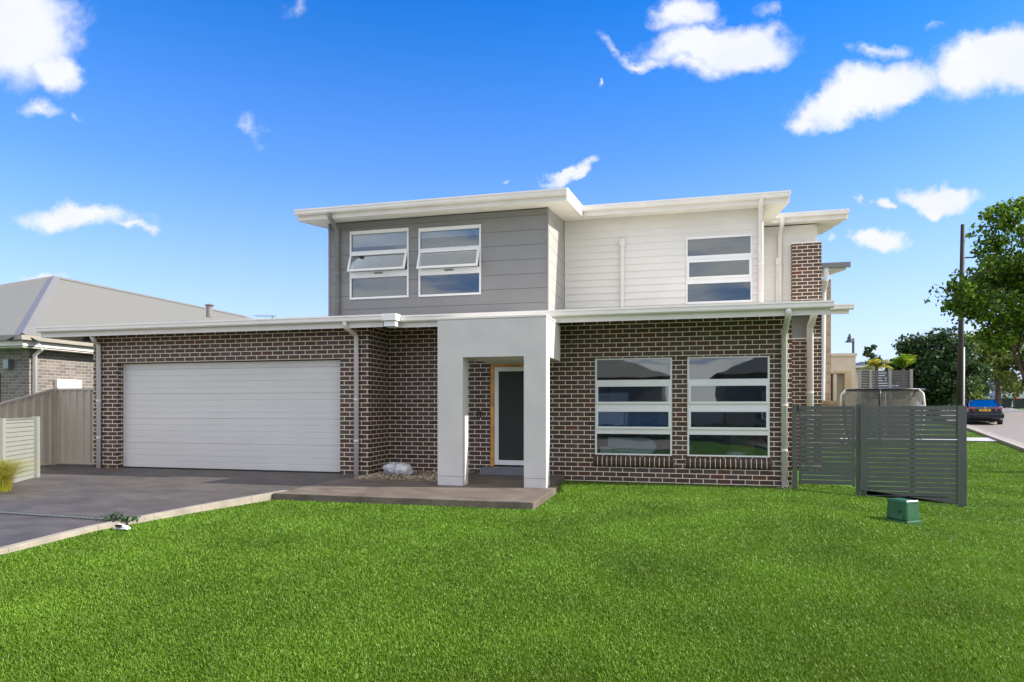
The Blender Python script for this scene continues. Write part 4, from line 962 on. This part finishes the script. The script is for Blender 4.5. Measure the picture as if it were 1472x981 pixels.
# distant rooftops
def simplehouse(name, u0, u1, v0, v1, ze, zr, wm, rm_, label, cat='house', win=(), rear=()):
    g_ = gz((u0+u1)/2, v0); t = thing(name, ((u0+u1)/2, v0, g_), label, cat)
    MB().box(u0, u1, v0, v1, g_-.5, ze).build('wall', wm, t)
    e = .5; cx = min((u1-u0), (v1-v0))/2+e
    a = [(u0-e, v0-e, ze), (u1+e, v0-e, ze), (u1+e, v1+e, ze), (u0-e, v1+e, ze)]
    if (u1-u0) > (v1-v0): A_, B_ = (u0-e+cx, (v0+v1)/2, zr), (u1+e-cx, (v0+v1)/2, zr)
    else: A_, B_ = ((u0+u1)/2, v0-e+cx, zr), ((u0+u1)/2, v1+e-cx, zr)
    r_ = MB()
    if (u1-u0) > (v1-v0): r_.quad(a[0], a[1], B_, A_); r_.quad(a[1], a[2], B_); r_.quad(a[2], a[3], A_, B_); r_.quad(a[3], a[0], A_)
    else: r_.quad(a[0], a[1], A_); r_.quad(a[1], a[2], B_, A_); r_.quad(a[2], a[3], B_); r_.quad(a[3], a[0], A_, B_)
    r_.quad(*a[::-1]); r_.build('roof', rm_, t)
    MB().box(u0-e-.08, u1+e+.08, v0-e-.1, v0-e, ze-.12, ze+.03).build('gutter', M['trim'], t)
    for (x0_, x1_, za, zb2, kk) in win:
        fb = MB(); frame_box(fb, x0_-.06, x1_+.06, za-.06, zb2+.06, .06, v0-.05, v0-.002); w_ = fb.build('window' if kk == 'w' else 'garage_door', M['white'], t)
        MB().box(x0_, x1_, v0-.03, v0-.01, za, zb2).build('pane' if kk == 'w' else 'door_panel', M['carglass'] if kk == 'w' else M['garage'], w_)
    for (x0_, x1_, za, zb2, kk) in rear:
        fb = MB(); frame_box(fb, x0_-.06, x1_+.06, za-.06, zb2+.06, .06, v1+.002, v1+.05); w_ = fb.build('window' if kk == 'w' else 'garage_door', M['white'], t)
        MB().box(x0_, x1_, v1+.01, v1+.03, za, zb2).build('pane' if kk == 'w' else 'door_panel', M['carglass'] if kk == 'w' else M['garage'], w_)
    return t
u_, z_ = P(1238, 523, 62)
simplehouse('grey_roof_house', U(1225, 60), U(1262, 60), 60, 70, Zz(1240, 527, 60), Zz(1240, 519, 60), M['creamwall'], M['darkroof'], 'distant house with a low dark grey roof behind the cream outbuilding')
simplehouse('white_garage_house', U(1436, 104), U(1500, 104), 104, 116, Zz(1450, 557, 104), Zz(1450, 545, 104), mat('pale_wall', (.55, .56, .58), .8), M['darkroof'], 'distant pale house at the far end of the side street', win=[(U(1448, 104), U(1468, 104), 1.8, 3.9, 'g')])
simplehouse('hidden_blue_house', U(1385, 110), U(1428, 110), 112, 122, Zz(1400, 553, 110), Zz(1400, 540, 110), mat('pale_wall2', (.42, .40, .38), .8), M['darkroof'], 'distant house half hidden behind the street trees', win=[(U(1400, 110), U(1410, 110), 2.2, 3.4, 'w')])
# far slat fence
SD = 34.0
o = thing('tall_slat_fence', (U(1275, SD), SD, .5), 'tall dark grey slat fence on a bank behind the trampoline', 'fence')
s0, s1 = U(1235, SD), U(1312, SD); stz = Zz(1275, 533, SD)
mb = MB(); z = stz
while z > stz-1.2: mb.box(s0, s1, SD, SD+.03, z-.10, z); z -= .118
mb.build('slat_panel', mat('charcoal_slat', (.09, .095, .095), .5), o)
for x in (1235.5, 1251, 1279, 1309.5): MB().box(U(x, SD)-.06, U(x, SD)+.06, SD-.08, SD-.002, .3, stz+.05).build('post', mat('grey_post', (.28, .28, .27), .6), o)
MB().box(s0, U(1318, SD), SD+.04, SD+.5, -.2, stz-1.25).build('retaining_wall', M['concrete'], o)
# trampoline
def trampoline():
    v0 = 26.0; cu_ = (U(1208.5, v0)+U(1330, v0))/2; R = (U(1330, v0)-U(1208.5, v0))/2*.96; zt_ = Zz(1268, 561, v0); zp = Zz(1268, 642, v0)
    g_ = gz(cu_, v0); t = thing('trampoline', (cu_, v0, g_), 'round trampoline with pale netting and curved poles behind the slat fence', 'trampoline')
    N_ = 40; Rn = R*.9
    def circ(r, z): return [(cu_+r*math.cos(2*math.pi*k/N_), v0+r*math.sin(2*math.pi*k/N_), z) for k in range(N_+1)]
    for nm, r, z, rad, m in (('top_ring', R*.98, zt_, .03, 'black'), ('frame_ring', R*.9, zp-.05, .04, 'chrome')): MB().tube(circ(r, z), rad, 8, False).build(nm, M[m], t, smooth=True)
    mb = MB(); a = circ(R*.94, zp); b_ = circ(R*.78, zp)
    for k in range(N_): mb.quad(a[k], a[k+1], b_[k+1], b_[k]); mb.quad(*[(q[0], q[1], q[2]-.03) for q in (a[k+1], a[k], b_[k], b_[k+1])])
    for k in range(N_): mb.quad(a[k], a[k+1], (a[k+1][0], a[k+1][1], zp-.12), (a[k][0], a[k][1], zp-.12))
    mb.build('edge_pad', M['bing'], t)
    mb = MB(); mb.quad(*circ(R*.78, zp-.01)[:-1]); mb.build('jumping_mat', M['black'], t)
    mb = MB(); a = circ(R*.96, zt_-.02); b_ = circ(R*.80, zp)
    for k in range(N_): mb.quad(a[k], a[k+1], b_[k+1], b_[k])
    mb.build('safety_net', M['net'], t)
    for k in range(6):
        an = math.radians(60*k+12); c_, s_ = math.cos(an), math.sin(an)
        pts = [(g_-.02, .93), (zp, .97), (zp+.8, 1.10), (zp+1.4, 1.14), (zt_-.15, 1.10), (zt_+.0, .98)]
        P_ = [Vector((cu_+c_*R*f, v0+s_*R*f, z)) for z, f in pts]
        MB().tube(P_, .035, 8).build('net_pole', M['trim'] if k % 2 else M['black'], t, smooth=True)
trampoline()

# ------------------------------------------------------------------ trees and plants
def tree(name, base, height, crown_c, rad, nclus, nleaf, lsize, lm, label, seed, group=None, trunk_r=.12, limbs=9, clus_r=.45, cat='tree', surf=.75, extra=()):
    rg = np.random.default_rng(seed); rr = random.Random(seed)
    t = thing(name, base, label, cat, group)
    B_ = Vector(base); Cc = Vector(crown_c)
    # cluster centres through an uneven volume
    tips = []
    for i in range(nclus):
        d = Vector(rg.normal(size=3)); d.normalize(); f = surf+(1-surf)*rg.random() if rg.random() < .7 else rg.random()*.8
        k = 1+.22*math.sin(3*math.atan2(d.y, d.x)+seed)+.15*math.sin(5*d.z+seed*2)
        tips.append(Cc+Vector((d.x*rad[0], d.y*rad[1], d.z*rad[2]))*f*k)
    tips += [Vector(e_) for e_ in extra]
    mb = MB(); top = Cc+Vector((0, 0, rad[2]*.45)); n = 7
    tp = [B_.lerp(top, k/n)+Vector((rr.uniform(-1, 1), rr.uniform(-1, 1), 0))*trunk_r*.5*(k > 0) for k in range(n+1)]
    tp[0].z -= .15
    mb.tube(tp, [trunk_r*(1.25-1.0*k/n) for k in range(n+1)], 9)
    for i in range(limbs):
        tg = tips[int(len(tips)*(i+.5)/limbs) % len(tips)]; k = rr.randint(2, n-1); s = tp[k]
        mid = s.lerp(tg, .5)+Vector((0, 0, .12*(tg-s).length)); r0 = trunk_r*.45*(1.2-k/n)
        mb.tube([s, s.lerp(mid, .5), mid, mid.lerp(tg, .5)+Vector((rr.uniform(-.1, .1), 0, .03)), tg], [r0, r0*.8, r0*.55, r0*.35, r0*.15], 6)
        for q in range(3):
            tg2 = tips[rr.randrange(len(tips))]
            if (tg2-mid).length < max(rad)*1.1: mb.tube([mid, mid.lerp(tg2, .5)+Vector((0, 0, .05)), tg2], [r0*.4, r0*.25, r0*.1], 5)
    mb.build('trunk', M['bark'], t, smooth=True)
    per = nleaf//len(tips); pts = []
    for q in tips:
        cr_ = clus_r*(.6+.8*rg.random()); m_ = int(per*(.5+rg.random()))
        g_ = rg.normal(size=(m_, 3)); g_ /= np.maximum(1e-6, np.linalg.norm(g_, axis=1))[:, None]
        g_ *= (cr_*rg.random(m_)**.45)[:, None]*np.array([1.1, 1.1, .75]); pts.append(np.array(q)+g_)
    leaves('crown', np.concatenate(pts), lsize, lm, t)
    return t
# near street tree, trunk just outside the frame on the right
def pz(x, Z): a = (x-CX)/F; return Z*(a*CS-SN), Z*(a*SN+CS)
def at(x, y, Z): u_, v_ = pz(x, Z); return (u_, v_, CAMZ+(HY-y)/F*Z)
bu, bv = pz(1488, 15.6)
tree('street_tree', (bu, bv, gz(bu, bv)), 6.4, at(1490, 400, 15.6), (1.25, 1.4, 2.15), 125, 26000, .048, M['leaf_street'], 'leafy green street tree reaching in from the right with its trunk outside the picture', 11, trunk_r=.10, clus_r=.36, limbs=16,
     extra=[at(1365, 425, 15), at(1372, 440, 15.4), at(1385, 400, 15.8), at(1395, 415, 15.2), at(1410, 400, 15.5), at(1400, 450, 15.2), at(1420, 440, 15), at(1380, 415, 14.8), at(1425, 470, 15.4), at(1440, 490, 15.3), at(1455, 300, 15.6), at(1445, 310, 15.4)])
bu, bv = pz(1345, 42)
tree('dark_tree', (bu, bv, gz(bu, bv)), 6.5, at(1342, 532, 42), (2.15, 2.2, 2.45), 110, 26000, .10, M['leaf_dark'], 'dense dark green tree behind the end of the slat fence', 23, trunk_r=.2, clus_r=.65)
bu, bv = pz(1434, 57)
tree('street_tree', (bu, bv, gz(bu, bv)), 6, at(1440, 518, 57), (3.9, 3.4, 2.3), 90, 16000, .13, M['leaf_light'], 'sunlit yellow-green street tree beyond the parked car', 31, trunk_r=.22, clus_r=.8)
bu, bv = pz(1392, 44)
tree('roadside_shrub', (bu, bv, gz(bu, bv)), 2, at(1397, 572, 44), (1.0, 1.0, .9), 26, 6000, .07, M['leaf_light'], 'pale sunlit shrub beside the light pole', 41, trunk_r=.06, clus_r=.35, cat='shrub', limbs=4)
bu, bv = pz(1378, 52)
tree('mid_shrub', (bu, bv, gz(bu, bv)), 3, at(1382, 545, 52), (2.0, 1.6, 2.0), 40, 9000, .10, M['leaf_dark'], 'bushy green tree between the dark tree and the light pole', 43, trunk_r=.1, clus_r=.6, limbs=5)
bu, bv = pz(1424, 98)
tree('round_shrub', (bu, bv, gz(bu, bv)), 3, at(1425, 565, 98), (1.5, 1.5, 1.6), 60, 9000, .12, M['leaf_dark'], 'clipped round dark shrub in front of the far houses', 47, trunk_r=.1, clus_r=.4, cat='shrub', limbs=3, surf=.9)
# fronds over the tall fence
def frond_plant(name, base, n, L, m, label, seed, trunk=0, up=.6):
    rr = random.Random(seed); t = thing(name, base, label, 'palm'); V = []; Fq = []; ls = []
    cz_ = base[2]+trunk
    for i in range(n):
        a = rr.uniform(0, 6.28); el = rr.uniform(up-.3, up+.6); ln = L*rr.uniform(.7, 1.1); ca, sa = math.cos(a), math.sin(a); prev = None
        for k in range(9):
            t_ = k/8; r_ = ln*t_*math.cos(el)*(1); z = cz_+ln*(math.sin(el)*t_-.55*t_*t_)
            p = Vector((base[0]+ca*r_, base[1]+sa*r_, z))
            if prev is not None:
                for sd in (-1, 1):
                    tip = p+Vector((-sa*sd, ca*sd, -.35))*ln*.28*math.sin(math.pi*min(1, t_+.12))+(p-prev)*1.2
                    b = len(V); V += [tuple(prev), tuple(p), tuple(tip)]; ls.append(len(Fq)); Fq += [b, b+1, b+2]
            prev = p
    npmesh('fronds', np.array(V), np.array(Fq), np.array(ls), m, t)
    MB().tube([base, (base[0], base[1], cz_)], [.12, .09], 8).build('trunk', M['bark'], t)
    return t
u_, v_, z_ = at(1298, 530, 40); frond_plant('palm', (u_, v_, .7), 34, 1.9, M['leaf_palm'], 'small sunlit palm rising above the tall slat fence', 3, trunk=z_-.7, up=1.15)
u_, v_, z_ = at(1260, 527, 37); frond_plant('palm', (u_, v_, .6), 34, 1.2, M['leaf_yellow'], 'low yellow palm spreading over the tall slat fence', 4, trunk=z_-.6, up=.5)
u_, v_, z_ = at(1252, 515, 41)
tree('young_tree', (u_, v_, .7), 2, (u_, v_, z_+.15), (.45, .4, .75), 12, 500, .09, M['leaf_dark'], 'thin young tree behind the yellow palm', 51, trunk_r=.03, clus_r=.22, limbs=5)

# ------------------------------------------------------------------ light pole
Zp = 31.0
b0 = at(1379.5, 583, Zp); t0 = at(1384, 323, Zp); g_ = gz(b0[0], b0[1])
o = thing('light_pole', (b0[0], b0[1], g_), 'tall leaning dark rusty pole with two short brackets on the verge', 'pole')
MB().tube([(b0[0]-.02, b0[1], g_-.1), t0], [.14, .085], 12).build('pole_shaft', M['pole'], o, smooth=True)
for y, L in ((341, .35), (371, .62)):
    p = Vector(at(1383.5, y, Zp)); q = p+Vector((.3*L/.35, 0, 0)) ; r3 = q+Vector((.16, 0, .22 if y == 371 else 0))
    MB().tube([p, q, r3], .035, 8).build('bracket', M['pole'], o)
Zq = 31.5; b1 = at(1387, 583, Zq)
o = MB().tube([(b1[0]-.05, b1[1], gz(b1[0], b1[1])-.1), (b1[0]-.05, b1[1], 4.1)], .045, 8).build('thin_pole', M['white'], smooth=True)
tag(o, 'thin pale metal pole standing right beside the dark rusty pole', 'pole')

# ------------------------------------------------------------------ parked car seen from behind
def car(cu_, cv_, ang, label, paint, name='parked_car'):
    g_ = gz(cu_, cv_)+.02
    t = thing(name, (0, 0, 0), label, 'car')
    Wd, Ln = .885, 4.55
    # stations along length (x forward from rear 0): (x, half width, z low, z belt)
    st = [(0.0, .74, .42, .88), (.06, .80, .32, .98), (.35, .875, .24, 1.02), (1.2, .885, .22, .98), (2.4, .885, .22, .95), (3.3, .88, .22, .92), (4.1, .84, .25, .80), (4.5, .66, .33, .62)]
    R = Matrix.Translation((0, 0, 0))
    def ringpts(x, hw, zl, zb): return [(-hw*.9, zl), (-hw, zl+.14), (-hw, (zl+zb)/2+.05), (-hw*.955, zb-.03), (-hw*.86, zb), (hw*.86, zb), (hw*.955, zb-.03), (hw, (zl+zb)/2+.05), (hw, zl+.14), (hw*.9, zl)]
    mb = MB(); n = 10
    for s in st:
        for (a, z) in ringpts(*s): mb.v.append((a, s[0], z))
    for i in range(len(st)-1):
        for k in range(n): mb.f.append((i*n+k, i*n+(k+1) % n, (i+1)*n+(k+1) % n, (i+1)*n+k))
    mb.f.append(tuple(range(n))[::-1]); mb.f.append(tuple((len(st)-1)*n+k for k in range(n)))
    body = mb.build('body', paint, t, bevel=.02)
    # roof shell
    cab = [(.42, .70, 1.0), (1.15, .585, 1.38), (1.9, .60, 1.46), (2.6, .59, 1.42), (3.25, .70, .95)]
    mb = MB()
    for (x, hw, z) in cab[1:4]:
        for q in ((-hw, z-.05), (-hw*.86, z), (hw*.86, z), (hw, z-.05)): mb.v.append((q[0], x, q[1]))
    for i in range(2):
        for k in range(3): mb.f.append((i*4+k, i*4+k+1, i*4+5+k, i*4+4+k))
    for sd in (-1, 1):   # pillars
        for (xa, za, xb, zb2, ha, hb) in ((.42, .99, 1.18, 1.37, .72, .58), (1.75, .97, 1.75, 1.42, .85, .60), (3.3, .93, 2.6, 1.40, .75, .58)):
            mb.tube([(sd*ha, xa, za), (sd*hb, xb, zb2)], .04, 6)
    mb.build('roof', paint, t, smooth=False)
    gm = MB(); gm.quad((-.68, .44, 1.0), (.68, .44, 1.0), (.55, 1.15, 1.365), (-.55, 1.15, 1.365)); gm.build('rear_window', M['carglass'], t)
    gm = MB(); gm.quad((-.70, 3.28, .94), (.70, 3.28, .94), (.56, 2.62, 1.39), (-.56, 2.62, 1.39)); gm.build('windscreen', M['carglass'], t)
    for sd in (-1, 1):
        gm = MB(); gm.quad((sd*.80, .55, 1.0), (sd*.80, 3.2, .94), (sd*.585, 2.6, 1.38), (sd*.585, 1.2, 1.35)); gm.build('side_window', M['carglass'], t)
        MB().hexa([(sd*.46, -.015, .76), (sd*.79, .04, .76), (sd*.80, .25, .76), (sd*.46, .25, .76), (sd*.50, .005, .96), (sd*.79, .05, .94), (sd*.79, .25, .94), (sd*.50, .25, .96)]).build('tail_light', M['tail'], t, bevel=.01)
        MB().box(sd*.5, sd*.72, -.012, .05, .42, .455).build('reflector', M['tail'], t)
        for y in (.95, 3.65):
            w_ = MB().tube([(sd*.70, y, .315), (sd*.72, y, .315), (sd*.89, y, .315), (sd*.90, y, .315)], [.30, .315, .315, .29], 20).build('wheel', M['rubber'], t)
            MB().tube([(sd*.895, y, .315), (sd*.907, y, .315)], [.20, .19], 16).build('rim', M['chrome'], w_)
        MB().box(sd*.92, sd*1.02, 2.9, 3.0, .98, 1.1).build('mirror', paint, t, bevel=.02)
    MB().box(-.86, .86, -.03, .2, .36, .60).build('bumper', paint, t, bevel=.03)
    MB().box(-.26, .26, -.012, .02, .74, .85).build('number_plate', M['yellow'], t)
    q = MB()
    for k in range(6):
        if k != 3: q.box(-.20+k*.07, -.16+k*.07, -.016, -.0125, .765, .825)
    q.build('plate_text', M['black'], t)
    MB().tube([(0, -.005, .92), (0, -.02, .92)], .045, 12).build('badge', M['chrome'], t)
    MB().tube([(.0, 1.35, 1.40), (.0, 1.2, 1.55)], .008, 5).build('aerial', M['black'], t)
    MB().box(-.7, .7, .3, 4.2, .16, .26).build('underbody', M['rubber'], t)
    t.location = (cu_, cv_, g_); t.rotation_euler = (0, 0, ang); return t
def fixparent(t):
    for c in t.children_recursive: c.matrix_parent_inverse = Matrix.Identity(4)
ang = -math.atan(.245)
c = car(*pz(1416, 36.5), ang, 'dark navy liftback car parked at the kerb of the side street', M['carpaint'])
c2 = car(*pz(1404, 92), ang-.9, 'bright blue car parked in front of the far houses', M['bluecar'])

# wheelie bins
def bin_(x, Z, lidm, label, sc_=1.0):
    u_, v_ = pz(x, Z); g_ = gz(u_, v_)+.02
    t = thing('wheelie_bin', (u_, v_, g_), label, 'bin', 'wheelie bins out on the far kerb')
    a, b = .21, .30; h = 1.0
    MB().hexa([(u_-a, v_-a, g_+.04), (u_+a, v_-a, g_+.04), (u_+a, v_+a, g_+.04), (u_-a, v_+a, g_+.04), (u_-b, v_-b, g_+h), (u_+b, v_-b, g_+h), (u_+b, v_+b, g_+h), (u_-b, v_+b, g_+h)]).build('bin_body', M['binb'], t, bevel=.02)
    MB().hexa([(u_-b-.03, v_-b-.04, g_+h+.004), (u_+b+.03, v_-b-.04, g_+h+.004), (u_+b+.03, v_+b+.05, g_+h+.004), (u_-b-.03, v_+b+.05, g_+h+.004), (u_-b*.8, v_-b*.8, g_+h+.09), (u_+b*.8, v_-b*.8, g_+h+.09), (u_+b*.8, v_+b, g_+h+.12), (u_-b*.8, v_+b, g_+h+.12)]).build('lid', lidm, t, bevel=.015)
    for sd in (-1, 1): MB().tube([(u_+sd*.2, v_+.26, g_+.1), (u_+sd*.26, v_+.26, g_+.1)], .1, 12).build('wheel', M['rubber'], t)
bin_(1443, 68, M['binb'], 'dark-lidded wheelie bin nearer the parked car'); bin_(1449, 69.5, M['bing'], 'green-lidded wheelie bin partly behind the dark-lidded one')
bin_(1462, 66, M['binr'], 'red-lidded wheelie bin on the far kerb'); bin_(1469, 67.5, M['bing'], 'green-lidded wheelie bin right of the red-lidded one')

# ------------------------------------------------------------------ houses over the near street (mirrored in the windows)
simplehouse('opposite_house', -14, -1, -24, -14, 3.0, 5.2, M['greybrick'], M['nroof_x'], 'brick house with a grey hipped roof across the near street', rear=[(-6.5, -3, 0, 2.1, 'g'), (-11.5, -9.5, .8, 2.0, 'w')])
simplehouse('opposite_pale_house', 2.5, 16, -24, -14, 3.1, 5.5, M['greybrick'], M['darkroof'], 'brick house with a dark roof across the near street', rear=[(4.5, 6.5, .8, 2.0, 'w'), (9, 12.5, 0, 2.1, 'g')])
C = np.stack([RNG.uniform(-14, 16, 9000), RNG.normal(-12.2, .22, 9000), gzn(np.zeros(9000), np.full(9000, -12.2))+RNG.random(9000)**.6*.85], 1)
o = leaves('front_hedge', C, .07, M['leaf_dark']); tag(o, 'low dark hedge along the gardens across the near street', 'hedge')
gh = thing('opposite_fence', (0, -12.5, -.3), 'long dark paling fence across the near street', 'fence')
MB().box(-1.2, 2.2, -13.6, -13.5, -.4, 1.4).build('palings', M['clad_grey'], gh)
# a coloured fleck of straw mulch along the wall
C = np.stack([RNG.uniform(PW, 1.85, 900), RNG.uniform(12.1, 12.5, 900), gzn(np.full(900, 0.), np.full(900, 12.3))+np.abs(RNG.normal(0, .006, 900))], 1)
o = leaves('leaf_litter', C, .016, mat('mulch', (.09, .075, .04), .9, vary=.5, nscale=20)); struct(o, 'stuff')
sc.render.film_transparent = False
sc.cycles.max_bounces = 8; sc.cycles.transparent_max_bounces = 24
